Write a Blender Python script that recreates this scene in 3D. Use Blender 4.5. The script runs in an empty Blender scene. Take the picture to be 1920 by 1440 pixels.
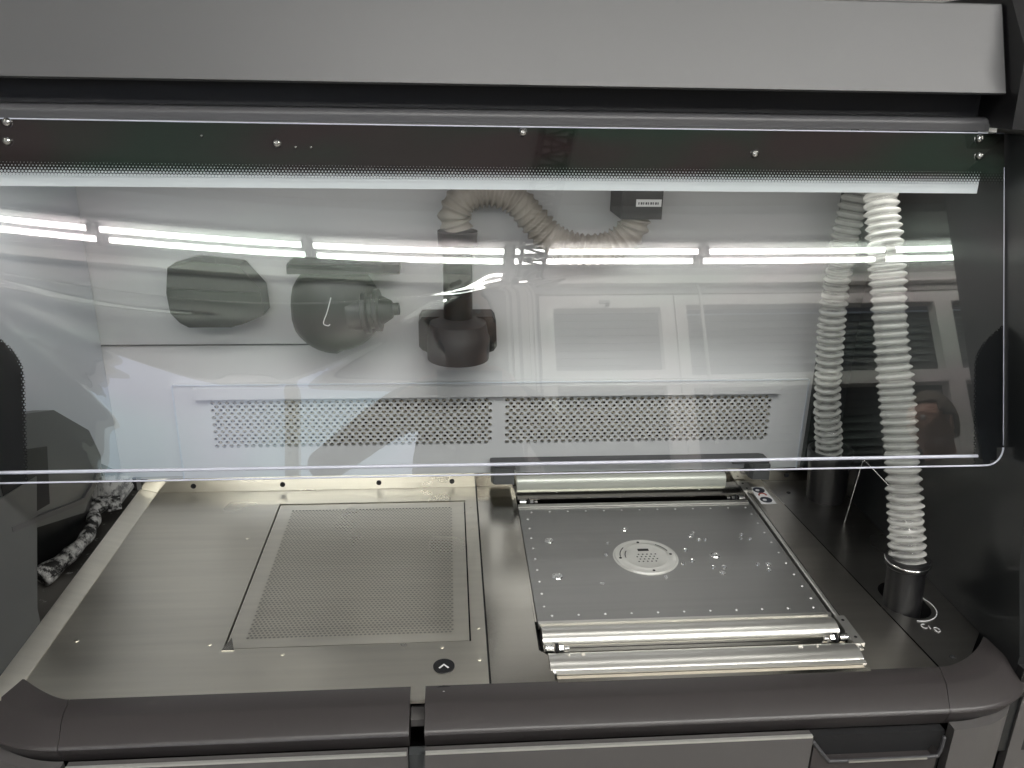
import bpy, bmesh, math, random
from mathutils import Vector, Matrix
random.seed(7)
C = bpy.context.scene.collection
PI = math.pi
# ------------------------------------------------------------------ camera
cam_d = bpy.data.cameras.new('camera'); cam = bpy.data.objects.new('camera', cam_d); C.objects.link(cam)
cam_d.sensor_width = 36; cam_d.lens = 28.96; cam_d.clip_start = 0.01; cam_d.clip_end = 100
a = Vector((0.99706, -0.07475, 0.01681)); b = Vector((0.01003, 0.34490, 0.93859)); c = Vector((0.07595, 0.93566, -0.34463))
m = Matrix((a, b, -c)).transposed().to_4x4(); m.translation = Vector((0, 0, 0.64)); cam.matrix_world = m
bpy.context.scene.camera = cam
sc = bpy.context.scene
sc.view_settings.view_transform = 'Standard'; sc.view_settings.look = 'None'; sc.view_settings.exposure = 0.12
sc.render.engine = 'CYCLES'
sc.cycles.use_denoising = True
sc.cycles.max_bounces = 10; sc.cycles.transparent_max_bounces = 16; sc.cycles.sample_clamp_indirect = 6
sc.cycles.caustics_reflective = False; sc.cycles.blur_glossy = 0.5
w = bpy.data.worlds.new('World'); sc.world = w; w.use_nodes = True
w.node_tree.nodes['Background'].inputs[0].default_value = (0.80, 0.86, 1.0, 1); w.node_tree.nodes['Background'].inputs[1].default_value = 0.12

def area(name, loc, rot, sx, sy, power, col):
    l = bpy.data.lights.new(name, 'AREA'); l.shape = 'RECTANGLE'; l.size = sx; l.size_y = sy; l.energy = power; l.color = col
    o = bpy.data.objects.new(name, l); C.objects.link(o); o.location = loc; o.rotation_euler = rot; return o
# area light added under the near tube row, both out of view
area('near_row_fill_light', (1.22, -0.75, 2.20), (0, 0, 0), 3.5, 0.25, 57, (1.0, 0.975, 0.945))

# the lamp of the light bar behind the top of the visor
area('light_bar_lamp', (0.07, 0.985, 0.519), (math.radians(28), 0, 0), 1.1, 0.02, 0.85, (1.0, 0.97, 0.92))

# ------------------------------------------------------------------ materials
def nmat(name):
    M = bpy.data.materials.new(name); M.use_nodes = True; nt = M.node_tree; nt.nodes.clear()
    out = nt.nodes.new('ShaderNodeOutputMaterial'); return M, nt, out
def pr(name, col, rough=0.5, metal=0.0, noise=0.06, nscale=8.0, bump=0.0, bscale=200.0, coat=0.0, spec=0.5, emit=None, estr=0, trans=0.0, stretch=None, rvar=0.0, alpha=None):
    M, nt, out = nmat(name)
    p = nt.nodes.new('ShaderNodeBsdfPrincipled'); nt.links.new(p.outputs[0], out.inputs[0])
    tc = nt.nodes.new('ShaderNodeTexCoord'); mp = nt.nodes.new('ShaderNodeMapping'); nt.links.new(tc.outputs['Object'], mp.inputs[0])
    if stretch: mp.inputs['Scale'].default_value = stretch
    n = nt.nodes.new('ShaderNodeTexNoise'); n.inputs['Scale'].default_value = nscale; n.inputs['Detail'].default_value = 6
    nt.links.new(mp.outputs[0], n.inputs['Vector'])
    mx = nt.nodes.new('ShaderNodeMix'); mx.data_type = 'RGBA'
    mx.inputs['A'].default_value = (*[x*(1-noise) for x in col], 1); mx.inputs['B'].default_value = (*[min(1, x*(1+noise)) for x in col], 1)
    nt.links.new(n.outputs[0], mx.inputs['Factor']); nt.links.new(mx.outputs['Result'], p.inputs['Base Color'])
    p.inputs['Roughness'].default_value = rough; p.inputs['Metallic'].default_value = metal
    p.inputs['Specular IOR Level'].default_value = spec; p.inputs['Coat Weight'].default_value = coat; p.inputs['Coat Roughness'].default_value = 0.08
    p.inputs['Transmission Weight'].default_value = trans
    if rvar:
        n3 = nt.nodes.new('ShaderNodeTexNoise'); n3.inputs['Scale'].default_value = 3.5; n3.inputs['Detail'].default_value = 4
        nt.links.new(tc.outputs['Object'], n3.inputs['Vector'])
        mr = nt.nodes.new('ShaderNodeMapRange'); mr.inputs['To Min'].default_value = rough - rvar; mr.inputs['To Max'].default_value = rough + rvar
        mr.inputs['From Min'].default_value = 0.3; mr.inputs['From Max'].default_value = 0.7
        nt.links.new(n3.outputs[0], mr.inputs[0]); nt.links.new(mr.outputs[0], p.inputs['Roughness'])
    if bump:
        n2 = nt.nodes.new('ShaderNodeTexNoise'); n2.inputs['Scale'].default_value = bscale; n2.inputs['Detail'].default_value = 3
        nt.links.new(mp.outputs[0], n2.inputs['Vector'])
        bp = nt.nodes.new('ShaderNodeBump'); bp.inputs['Strength'].default_value = bump; bp.inputs['Distance'].default_value = 0.001
        nt.links.new(n2.outputs[0], bp.inputs['Height']); nt.links.new(bp.outputs[0], p.inputs['Normal'])
    if emit: p.inputs['Emission Color'].default_value = (*emit, 1); p.inputs['Emission Strength'].default_value = estr
    return M
M = {}
M['fascia'] = pr('grey_satin_paint', (0.086, 0.086, 0.088), 0.42, noise=0.05, nscale=3, bump=0.06, bscale=900)
M['door'] = pr('dark_grey_satin_paint', (0.105, 0.10, 0.098), 0.4, noise=0.05, nscale=4, bump=0.06, bscale=900)
M['bumper'] = pr('charcoal_moulded_plastic', (0.046, 0.041, 0.041), 0.36, noise=0.06, nscale=5, bump=0.08, bscale=700)
M['black'] = pr('black_plastic', (0.012, 0.012, 0.013), 0.35)
M['blackmatt'] = pr('matt_black', (0.008, 0.008, 0.009), 0.8)
M['recess'] = pr('recess_black', (0.02, 0.02, 0.023), 0.6)
M['mount'] = pr('mounting_bar_grey', (0.065, 0.065, 0.069), 0.45, noise=0.04)
M['white'] = pr('white_powder_coat', (0.70, 0.70, 0.71), 0.45, noise=0.03, nscale=5, bump=0.05, bscale=500)
M['whiteside'] = pr('pale_grey_powder_coat', (0.66, 0.70, 0.76), 0.45, noise=0.04, nscale=4)
M['side'] = pr('dark_side_paint', (0.014, 0.016, 0.017), 0.30, noise=0.10, nscale=3, coat=0.25)
M['jamb'] = pr('grey_side_paint', (0.075, 0.08, 0.082), 0.42, noise=0.10, nscale=6)
M['steel'] = pr('brushed_stainless', (0.86, 0.83, 0.74), 0.34, 1.0, noise=0.10, nscale=2.2, bump=0.10, bscale=60, stretch=(2, 40, 1), rvar=0.12)
M['steel2'] = pr('satin_stainless_strip', (0.70, 0.675, 0.61), 0.15, 1.0, noise=0.06, nscale=3, bump=0.06, bscale=60, stretch=(2, 30, 1), rvar=0.05)
M['dsteel'] = pr('dark_stainless', (0.56, 0.535, 0.49), 0.30, 1.0, noise=0.12, nscale=3, bump=0.06, bscale=60, stretch=(2, 30, 1), rvar=0.05)
M['dsteel2'] = pr('smoke_stainless', (0.36, 0.35, 0.33), 0.32, 1.0, noise=0.14, nscale=3, bump=0.06, bscale=60, stretch=(2, 30, 1), rvar=0.05)
M['plate'] = pr('grey_anodised_plate', (0.43, 0.43, 0.42), 0.33, 0.9, noise=0.08, nscale=3, bump=0.10, bscale=50, stretch=(1, 40, 1), rvar=0.06)
M['alu'] = pr('bright_aluminium', (0.82, 0.81, 0.77), 0.30, 0.92, noise=0.05, nscale=4, bump=0.05, bscale=60, stretch=(1, 30, 1))
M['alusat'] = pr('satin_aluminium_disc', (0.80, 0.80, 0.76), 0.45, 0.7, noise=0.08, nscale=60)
M['rollerp'] = pr('pale_roller', (0.62, 0.64, 0.58), 0.35, 0.3, noise=0.05)
M['chrome'] = pr('polished_screw', (0.85, 0.85, 0.84), 0.12, 1.0)
M['mesh'] = pr('beige_filter_mesh', (0.62, 0.56, 0.45), 0.6, noise=0.12, nscale=40)
M['toolgrey'] = pr('grey_tool_plastic', (0.010, 0.012, 0.012), 0.4, noise=0.15, nscale=12)
M['toolmid'] = pr('mid_grey_tool_plastic', (0.022, 0.022, 0.023), 0.5, noise=0.12, nscale=12)
M['duct'] = pr('beige_duct_fabric', (0.34, 0.31, 0.27), 0.55, noise=0.15, nscale=30)
M['label'] = pr('white_label', (0.75, 0.75, 0.75), 0.5)
M['ink'] = pr('white_ink', (0.72, 0.72, 0.72), 0.5)
M['dark_ink'] = pr('dark_ink', (0.02, 0.025, 0.04), 0.5)
M['red_ink'] = pr('red_brown_ink', (0.30, 0.08, 0.06), 0.5)
M['wall'] = pr('room_wall_paint', (0.33, 0.325, 0.31), 0.7, noise=0.03)
M['frame'] = pr('white_window_frame', (0.86, 0.85, 0.81), 0.45)
M['blind'] = pr('grey_blind_slat', (0.05, 0.056, 0.056), 0.55, noise=0.08)
M['ceil'] = pr('room_ceiling_grey', (0.55, 0.56, 0.54), 0.9)
M['soffit'] = pr('room_soffit_white', (0.45, 0.46, 0.45), 0.8)
M['floor'] = pr('room_floor', (0.30, 0.28, 0.25), 0.5, noise=0.2, nscale=3)
M['tray'] = pr('black_wire', (0.008, 0.008, 0.009), 0.5)
M['skin'] = pr('skin', (0.62, 0.37, 0.28), 0.5, noise=0.1, nscale=20)
M['hair'] = pr('dark_brown_hair', (0.11, 0.09, 0.065), 0.7, noise=0.3, nscale=60)
M['shirt'] = pr('grey_beige_shirt', (0.10, 0.09, 0.08), 0.85, noise=0.1, nscale=20)
M['jacket'] = pr('dark_olive_jacket', (0.10, 0.10, 0.08), 0.85, noise=0.15, nscale=20)
M['trousers'] = pr('dark_trousers', (0.05, 0.05, 0.06), 0.85)
M['daylight'] = pr('window_daylight', (0.6, 0.65, 0.7), 0.4, emit=(0.70, 0.80, 1.0), estr=1.7)
M['tube'] = pr('lit_tube', (1, 1, 1), 0.4, emit=(1.0, 0.99, 0.95), estr=34)
M['fixture'] = pr('fixture_white', (0.8, 0.8, 0.78), 0.4)
M['lightbar'] = pr('light_bar_diffuser', (0.7, 0.72, 0.72), 0.5, emit=(0.93, 0.98, 1.0), estr=0.24)
M['powderbrush'] = None

def powder_mat(name, base, cover):
    Mt, nt, out = nmat(name)
    p = nt.nodes.new('ShaderNodeBsdfPrincipled'); nt.links.new(p.outputs[0], out.inputs[0]); p.inputs['Roughness'].default_value = 0.7
    tc = nt.nodes.new('ShaderNodeTexCoord'); n = nt.nodes.new('ShaderNodeTexNoise'); n.inputs['Scale'].default_value = 62; n.inputs['Detail'].default_value = 8; n.inputs['Roughness'].default_value = 0.7
    nt.links.new(tc.outputs['Object'], n.inputs['Vector'])
    r = nt.nodes.new('ShaderNodeValToRGB'); r.color_ramp.elements[0].position = cover; r.color_ramp.elements[1].position = cover + 0.12
    r.color_ramp.elements[0].color = (*base, 1); r.color_ramp.elements[1].color = (0.66, 0.66, 0.64, 1)
    nt.links.new(n.outputs[0], r.inputs[0]); nt.links.new(r.outputs[0], p.inputs['Base Color']); return Mt
M['powderbrush'] = powder_mat('powdered_black_handle', (0.008, 0.008, 0.008), 0.46)
M['bristle'] = powder_mat('powdered_bristles', (0.20, 0.20, 0.20), 0.40)
M['powderfloor'] = powder_mat('powder_dusted_ledge', (0.075, 0.072, 0.065), 0.60)

# translucent ribbed hose plastic
def hose_mat(name, tint, dens):
    Mt, nt, out = nmat(name)
    d = nt.nodes.new('ShaderNodeBsdfPrincipled'); d.inputs['Base Color'].default_value = (*tint, 1); d.inputs['Roughness'].default_value = 0.12
    d.inputs['Specular IOR Level'].default_value = 0.8
    tl = nt.nodes.new('ShaderNodeBsdfTranslucent'); tl.inputs[0].default_value = (*tint, 1)
    tr = nt.nodes.new('ShaderNodeBsdfTransparent')
    m1 = nt.nodes.new('ShaderNodeMixShader'); m1.inputs[0].default_value = 0.22; nt.links.new(d.outputs[0], m1.inputs[1]); nt.links.new(tl.outputs[0], m1.inputs[2])
    m2 = nt.nodes.new('ShaderNodeMixShader'); nt.links.new(tr.outputs[0], m2.inputs[1]); nt.links.new(m1.outputs[0], m2.inputs[2])
    lw = nt.nodes.new('ShaderNodeLayerWeight'); lw.inputs[0].default_value = 0.45
    mr = nt.nodes.new('ShaderNodeMapRange'); mr.inputs['To Min'].default_value = dens; mr.inputs['To Max'].default_value = 0.97
    tc = nt.nodes.new('ShaderNodeTexCoord'); n = nt.nodes.new('ShaderNodeTexNoise'); n.inputs['Scale'].default_value = 26; nt.links.new(tc.outputs['Object'], n.inputs['Vector'])
    ad = nt.nodes.new('ShaderNodeMath'); ad.operation = 'MULTIPLY_ADD'; ad.inputs[1].default_value = 0.4; nt.links.new(n.outputs[0], ad.inputs[0]); nt.links.new(lw.outputs['Facing'], ad.inputs[2])
    at_ = nt.nodes.new('ShaderNodeAttribute'); at_.attribute_name = 'rib'
    rm = nt.nodes.new('ShaderNodeMapRange'); rm.inputs['From Min'].default_value = 0.0; rm.inputs['From Max'].default_value = 0.8; rm.inputs['To Min'].default_value = 0.30; rm.inputs['To Max'].default_value = 1.0; nt.links.new(at_.outputs['Fac'], rm.inputs[0])
    mu = nt.nodes.new('ShaderNodeMath'); mu.operation = 'MULTIPLY'; mu.use_clamp = True
    nt.links.new(ad.outputs[0], mr.inputs[0]); nt.links.new(mr.outputs[0], mu.inputs[0]); nt.links.new(rm.outputs[0], mu.inputs[1]); nt.links.new(mu.outputs[0], m2.inputs[0]); nt.links.new(m2.outputs[0], out.inputs[0]); return Mt
M['hose'] = hose_mat('clear_ribbed_hose', (0.88, 0.88, 0.84), 0.36)

# the visor: clear sheet, black printed band with a halftone edge (flat print)
def visor_mat(edge=False):
    Mt, nt, out = nmat('clear_acrylic_edge' if edge else 'clear_acrylic_with_printed_border')
    L = nt.links.new
    def mth(op, x, y=None, z=None, clamp=False):
        n = nt.nodes.new('ShaderNodeMath'); n.operation = op; n.use_clamp = clamp
        for i, v in enumerate((x, y, z)):
            if v is None: continue
            if hasattr(v, 'links'): L(v, n.inputs[i])
            else: n.inputs[i].default_value = v
        return n.outputs[0]
    tr = nt.nodes.new('ShaderNodeBsdfTransparent'); tr.inputs[0].default_value = (0.93, 0.95, 0.95, 1)
    gl = nt.nodes.new('ShaderNodeBsdfGlossy'); gl.inputs['Roughness'].default_value = 0.0; gl.inputs[0].default_value = (1, 1, 1, 1)
    fr = nt.nodes.new('ShaderNodeFresnel'); fr.inputs[0].default_value = 1.6
    fac = mth('MULTIPLY', fr.outputs[0], 1.75, clamp=True)
    # hard-coat interference: weak green / pink bands, and a faint haze lobe from fine scratches
    gc = nt.nodes.new('ShaderNodeTexCoord'); nz_ = nt.nodes.new('ShaderNodeTexNoise'); nz_.inputs['Scale'].default_value = 5.5; nz_.inputs['Detail'].default_value = 1.5; nz_.inputs['Distortion'].default_value = 0.6
    gm = nt.nodes.new('ShaderNodeMapping'); gm.inputs['Scale'].default_value = (0.8, 2.2, 2.2); L(gc.outputs['Object'], gm.inputs[0]); L(gm.outputs[0], nz_.inputs['Vector'])
    rp = nt.nodes.new('ShaderNodeValToRGB'); rp.color_ramp.elements[0].position = 0.38; rp.color_ramp.elements[1].position = 0.62
    rp.color_ramp.elements[0].color = (0.88, 1.0, 0.93, 1); rp.color_ramp.elements[1].color = (1.0, 0.90, 0.94, 1); L(nz_.outputs[0], rp.inputs[0]); L(rp.outputs[0], gl.inputs[0])
    gh = nt.nodes.new('ShaderNodeBsdfGlossy'); gh.inputs['Roughness'].default_value = 0.085; L(rp.outputs[0], gh.inputs[0])
    mg = nt.nodes.new('ShaderNodeMixShader'); mg.inputs[0].default_value = 0.14; L(gl.outputs[0], mg.inputs[1]); L(gh.outputs[0], mg.inputs[2])
    m1 = nt.nodes.new('ShaderNodeMixShader'); L(fac, m1.inputs[0]); L(tr.outputs[0], m1.inputs[1]); L(mg.outputs[0], m1.inputs[2])
    if edge:
        e = nt.nodes.new('ShaderNodeBsdfPrincipled'); e.inputs['Base Color'].default_value = (0.78, 0.80, 0.92, 1); e.inputs['Roughness'].default_value = 0.2
        m2 = nt.nodes.new('ShaderNodeMixShader'); m2.inputs[0].default_value = 0.75; L(m1.outputs[0], m2.inputs[1]); L(e.outputs[0], m2.inputs[2]); L(m2.outputs[0], out.inputs[0]); return Mt
    uv = nt.nodes.new('ShaderNodeUVMap'); sp = nt.nodes.new('ShaderNodeSeparateXYZ'); L(uv.outputs[0], sp.inputs[0])
    u, v = sp.outputs[0], sp.outputs[1]        # metres: u from left end, v up from the lower edge
    p = 0.0036
    def lattice(ou, ov):
        du = mth('SUBTRACT', mth('FRACT', mth('ADD', mth('DIVIDE', u, p), ou)), 0.5)
        dv = mth('MULTIPLY', mth('SUBTRACT', mth('FRACT', mth('ADD', mth('DIVIDE', v, p*1.732), ov)), 0.5), 1.732)
        return mth('SQRT', mth('ADD', mth('MULTIPLY', du, du), mth('MULTIPLY', dv, dv)))
    d = mth('MINIMUM', lattice(0, 0), lattice(0.5, 0.5))
    # clear holes of the print grow from nothing to touching over the width of the fade
    VT = 0.349; UE = 1.16
    kt = mth('DIVIDE', mth('SUBTRACT', VT, v), 0.020)                       # top band
    # side zones: rounded upper end, low on the sheet
    def zone(dist):   # distance inwards from the sheet's end
        lim = mth('SMOOTH_MIN', mth('MULTIPLY', mth('SUBTRACT', 0.165, v), 1.4), 0.035, 0.05)
        return mth('DIVIDE', mth('SUBTRACT', dist, lim), 0.006)
    kl = zone(u); kr = zone(mth('SUBTRACT', UE, u))
    k = mth('MINIMUM', kt, mth('MINIMUM', kl, kr))
    R = mth('MULTIPLY', mth('MAXIMUM', k, 0.0), 0.62)
    opaque = mth('GREATER_THAN', d, R)
    bk = nt.nodes.new('ShaderNodeBsdfPrincipled'); bk.inputs['Roughness'].default_value = 0.03
    rb = nt.nodes.new('ShaderNodeValToRGB'); rb.color_ramp.elements[0].position = 0.4; rb.color_ramp.elements[1].position = 0.6; rb.color_ramp.elements[0].color = (0.010, 0.018, 0.013, 1); rb.color_ramp.elements[1].color = (0.018, 0.013, 0.013, 1); L(nz_.outputs[0], rb.inputs[0])
    tm = nt.nodes.new('ShaderNodeMix'); tm.data_type = 'RGBA'; tm.inputs['A'].default_value = (0.007, 0.008, 0.009, 1); L(mth('GREATER_THAN', v, 0.25), tm.inputs['Factor']); L(rb.outputs[0], tm.inputs['B']); L(tm.outputs['Result'], bk.inputs['Base Color'])
    bk.inputs['Specular IOR Level'].default_value = 0.6
    m2 = nt.nodes.new('ShaderNodeMixShader'); L(opaque, m2.inputs[0]); L(m1.outputs[0], m2.inputs[1]); L(bk.outputs[0], m2.inputs[2]); L(m2.outputs[0], out.inputs[0])
    return Mt
M['visor'] = visor_mat(); M['visoredge'] = visor_mat(True)

# ------------------------------------------------------------------ mesh helpers
def link(name, verts, faces, mat, parent=None, smooth=False, loc=None):
    me = bpy.data.meshes.new(name); me.from_pydata([tuple(v) for v in verts], [], faces); me.update()
    o = bpy.data.objects.new(name, me); C.objects.link(o)
    if mat: me.materials.append(M[mat] if isinstance(mat, str) else mat)
    if smooth: me.polygons.foreach_set('use_smooth', [True]*len(me.polygons))
    if parent: o.parent = parent
    if loc: o.location = loc
    return o
def finish(name, bm, mat, parent=None, smooth=False, bevel=0, seg=2, auto=False):
    if bevel:
        es = [e for e in bm.edges if len(e.link_faces) == 2 and e.calc_face_angle(0) > 0.5]
        bmesh.ops.bevel(bm, geom=es, offset=bevel, segments=seg, affect='EDGES', profile=0.5)
    bmesh.ops.recalc_face_normals(bm, faces=bm.faces)
    me = bpy.data.meshes.new(name); bm.to_mesh(me); bm.free()
    o = bpy.data.objects.new(name, me); C.objects.link(o); me.materials.append(M[mat] if isinstance(mat, str) else mat)
    if smooth: me.polygons.foreach_set('use_smooth', [True]*len(me.polygons))
    if smooth == 'auto': me.set_sharp_from_angle(angle=math.radians(35))
    if parent: o.parent = parent
    return o
def add_box(bm, x0, x1, y0, y1, z0, z1):
    vs = [bm.verts.new(p) for p in ((x0,y0,z0),(x1,y0,z0),(x1,y1,z0),(x0,y1,z0),(x0,y0,z1),(x1,y0,z1),(x1,y1,z1),(x0,y1,z1))]
    for f in ((0,3,2,1),(4,5,6,7),(0,1,5,4),(1,2,6,5),(2,3,7,6),(3,0,4,7)): bm.faces.new([vs[i] for i in f])
def box(name, x0, x1, y0, y1, z0, z1, mat, parent=None, bevel=0.0, smooth=False):
    bm = bmesh.new(); add_box(bm, x0, x1, y0, y1, z0, z1)
    return finish(name, bm, mat, parent, 'auto' if bevel else False, bevel)
def prism(name, pts, axis, lo, hi, mat, parent=None, bevel=0, smooth=False):
    """polygon pts (2-D) extruded along axis x / y / z between lo and hi"""
    def P(p, t): return {'x': (t, p[0], p[1]), 'y': (p[0], t, p[1]), 'z': (p[0], p[1], t)}[axis]
    bm = bmesh.new(); A = [bm.verts.new(P(p, lo)) for p in pts]; B = [bm.verts.new(P(p, hi)) for p in pts]; n = len(pts)
    bm.faces.new(A); bm.faces.new(B[::-1])
    for i in range(n): bm.faces.new((A[i], B[i], B[(i+1) % n], A[(i+1) % n]))
    return finish(name, bm, mat, parent, smooth, bevel)
def add_cyl(bm, p0, p1, r0, r1=None, n=20, caps=True):
    p0, p1 = Vector(p0), Vector(p1); r1 = r0 if r1 is None else r1
    d = (p1-p0).normalized(); u = d.orthogonal().normalized(); v = d.cross(u)
    A = [bm.verts.new(p0 + (u*math.cos(2*PI*i/n)+v*math.sin(2*PI*i/n))*r0) for i in range(n)]
    B = [bm.verts.new(p1 + (u*math.cos(2*PI*i/n)+v*math.sin(2*PI*i/n))*r1) for i in range(n)]
    for i in range(n): bm.faces.new((A[i], A[(i+1) % n], B[(i+1) % n], B[i]))
    if caps: bm.faces.new(A[::-1]); bm.faces.new(B)
def cyl(name, p0, p1, r0, mat, parent=None, r1=None, n=20, caps=True, smooth='auto'):
    bm = bmesh.new(); add_cyl(bm, p0, p1, r0, r1, n, caps); return finish(name, bm, mat, parent, smooth)
def revolve(name, prof, p0, axis, mat, parent=None, n=28):
    """profile [(distance along axis, radius)]"""
    p0, d = Vector(p0), Vector(axis).normalized(); u = d.orthogonal().normalized(); v = d.cross(u); bm = bmesh.new(); rings = []
    for t, r in prof: rings.append([bm.verts.new(p0 + d*t + (u*math.cos(2*PI*i/n)+v*math.sin(2*PI*i/n))*max(r, 1e-4)) for i in range(n)])
    for A, B in zip(rings, rings[1:]):
        for i in range(n): bm.faces.new((A[i], A[(i+1) % n], B[(i+1) % n], B[i]))
    bm.faces.new(rings[0][::-1]); bm.faces.new(rings[-1])
    return finish(name, bm, mat, parent, 'auto')
def spline(pts, k):
    P = [Vector(p) for p in pts]; P = [P[0]*2-P[1]] + P + [P[-1]*2-P[-2]]; out = []
    for i in range(1, len(P)-2):
        for j in range(k):
            t = j/k; p0, p1, p2, p3 = P[i-1:i+3]
            out.append(0.5*((2*p1)+(p2-p0)*t+(2*p0-5*p1+4*p2-p3)*t*t+(3*p1-p0-3*p2+p3)*t**3))
    out.append(P[-2]); return out
def tube(name, pts, rad, mat, parent=None, n=12, closed_ends=True, smooth=True):
    """rad: a number or a function of the distance travelled"""
    bm = bmesh.new(); rings = []; s = 0; ref = None
    for i, p in enumerate(pts):
        d = (pts[min(i+1, len(pts)-1)] - pts[max(i-1, 0)]).normalized()
        if i: s += (p-pts[i-1]).length
        ref = d.orthogonal().normalized() if ref is None else (ref - d*ref.dot(d)).normalized()
        v = d.cross(ref); r = rad(s) if callable(rad) else rad
        rings.append([bm.verts.new(p+(ref*math.cos(2*PI*k/n)+v*math.sin(2*PI*k/n))*r) for k in range(n)])
    for A, B in zip(rings, rings[1:]):
        for k in range(n): bm.faces.new((A[k], A[(k+1) % n], B[(k+1) % n], B[k]))
    if closed_ends: bm.faces.new(rings[0][::-1]); bm.faces.new(rings[-1])
    return finish(name, bm, mat, parent, smooth)
def perforated(name, x0, x1, y0, y1, px, py, rx, ry, mapf, mat, parent, thick=0.0, nh=8):
    """plate with staggered real holes; mapf turns plate (u,v) into a 3-D point"""
    V, F = [], []; nrow = int(round((y1-y0)/py)); py = (y1-y0)/nrow; ncol = int((x1-x0)/px)
    px = (x1-x0)/(ncol+0.5)
    def quad(a0, a1, b0, b1):
        k = len(V); V.extend([mapf(a0, b0), mapf(a1, b0), mapf(a1, b1), mapf(a0, b1)]); F.append((k, k+1, k+2, k+3))
    for j in range(nrow):
        ys = y0+j*py; off = 0 if j % 2 == 0 else px/2
        if off: quad(x0, x0+off, ys, ys+py)
        else: quad(x1-px/2, x1, ys, ys+py)
        for i in range(ncol):
            xs = x0+off+i*px; cx, cy = xs+px/2, ys+py/2; k = len(V)
            bd = [(px/2, 0), (px/2, py/2), (0, py/2), (-px/2, py/2), (-px/2, 0), (-px/2, -py/2), (0, -py/2), (px/2, -py/2)]
            for dx, dy in bd: V.append(mapf(cx+dx, cy+dy))
            for q in range(8): V.append(mapf(cx+rx*math.cos(q*PI/4), cy+ry*math.sin(q*PI/4)))
            for q in range(8): F.append((k+q, k+(q+1) % 8, k+8+(q+1) % 8, k+8+q))
            if thick:
                for q in range(8):
                    x_, y_ = cx+rx*math.cos(q*PI/4), cy+ry*math.sin(q*PI/4); p = Vector(mapf(x_, y_)); nrm = Vector(mapf(0, 0, 1))-Vector(mapf(0, 0, 0)); V.append(tuple(p-nrm*thick))
                for q in range(8): F.append((k+8+q, k+8+(q+1) % 8, k+16+(q+1) % 8, k+16+q))
    return link(name, V, F, mat, parent)
def thing(name, label, cat, loc=(0, 0, 0), group=None):
    o = bpy.data.objects.new(name, None); C.objects.link(o); o.location = loc; o['label'] = label; o['category'] = cat; o.empty_display_size = 0.05
    if group: o['group'] = group
    return o
def tag(o, label, cat, group=None):
    o['label'] = label; o['category'] = cat
    if group: o['group'] = group
    return o
def struct(o): o['kind'] = 'structure'; return o
def dupe(root, loc, label):
    r = root.copy(); C.objects.link(r); r.location = loc; r['label'] = label
    for ch in list(root.children):
        k = ch.copy(); C.objects.link(k); k.parent = r
        for g in list(ch.children):
            q = g.copy(); C.objects.link(q); q.parent = k
    return r
def part_copy(o, loc, parent=None):
    k = o.copy(); C.objects.link(k); k.parent = parent or o.parent; k.location = loc; return k

# ================================================================== the machine
# frame of reference: worktop surface is z = 0, floor z = -0.8
ST = thing('processing_station', 'grey powder processing cabinet with stainless worktop and white inner back wall', 'machine')
XL, XR, YB = -0.53, 0.66, 1.245
# --- fascia over the opening
prism('top_fascia', [(0.950, 0.637), (0.953, 0.635), (1.00, 0.635), (1.04, 0.733), (0.9925, 0.733), (0.9905, 0.7315)], 'x', -0.72, 0.6355, 'fascia', ST, bevel=0.0010)
box('roof_cover', -0.72, 0.6355, 1.041, 1.30, 0.70, 0.729, 'fascia', ST)
box('fascia_recess', -0.72, 0.638, 0.999, 1.04, 0.600, 0.6345, 'recess', ST)
# rounded bar the visor hangs from
pr_ = [(1.0, 0.610)] + [(0.987+0.013*math.cos(t), 0.602+0.0080*math.sin(t)) for t in [math.radians(q) for q in range(80, 190, 12)]] + [(0.974, 0.594), (1.03, 0.594), (1.03, 0.610)]
prism('visor_mounting_bar', pr_, 'x', -0.72, 0.640, 'mount', ST, smooth='auto')
box('hinge_bracket', 0.634, 0.644, 0.965, 0.985, 0.592, 0.602, 'chrome', ST, bevel=0.001)
# --- right side panels (two, with a seam between)
prism('side_cap', [(0.930, 0.5985), (1.30, 0.5985), (1.30, 0.745), (0.985, 0.745), (0.935, 0.68)], 'x', XR-0.0215, 0.90, 'black', ST, bevel=0.0015)
prism('side_panel', [(0.840, 0.592), (1.30, 0.592), (1.30, -0.12), (0.745, -0.12), (0.745, 0.02), (0.780, 0.12), (0.803, 0.22)], 'x', XR, 0.80, 'side', ST, bevel=0.0015)
# --- left side: wall with an open pocket in its lower part
prism('side_wall', [(1.005, -0.05), (1.005, 0.62), (YB, 0.62), (YB, 0.055), (1.20, 0.075), (1.10, 0.105), (1.03, 0.12)][0:0] or [(0.93, 0.17), (0.98, 0.64), (YB, 0.64), (YB, 0.035), (1.15, 0.105), (1.00, 0.165)], 'x', -0.56, XL, 'whiteside', ST)
prism('side_jamb', [(0.70, -0.03), (0.888, -0.02), (0.888, 0.028), (0.945, 0.178), (0.84, 0.195), (0.70, 0.17)], 'x', -0.62, -0.503, 'jamb', ST, bevel=0.001)
box('pocket_shell', -0.90, -0.885, 0.85, 1.30, -0.12, 0.30, 'recess', ST)
box('pocket_back', -0.885, XL-0.002, 1.29, 1.30, -0.12, 0.30, 'recess', ST)
box('pocket_ledge', -0.885, -0.506, 0.84, 1.289, -0.035, -0.020, 'powderfloor', ST)
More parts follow.
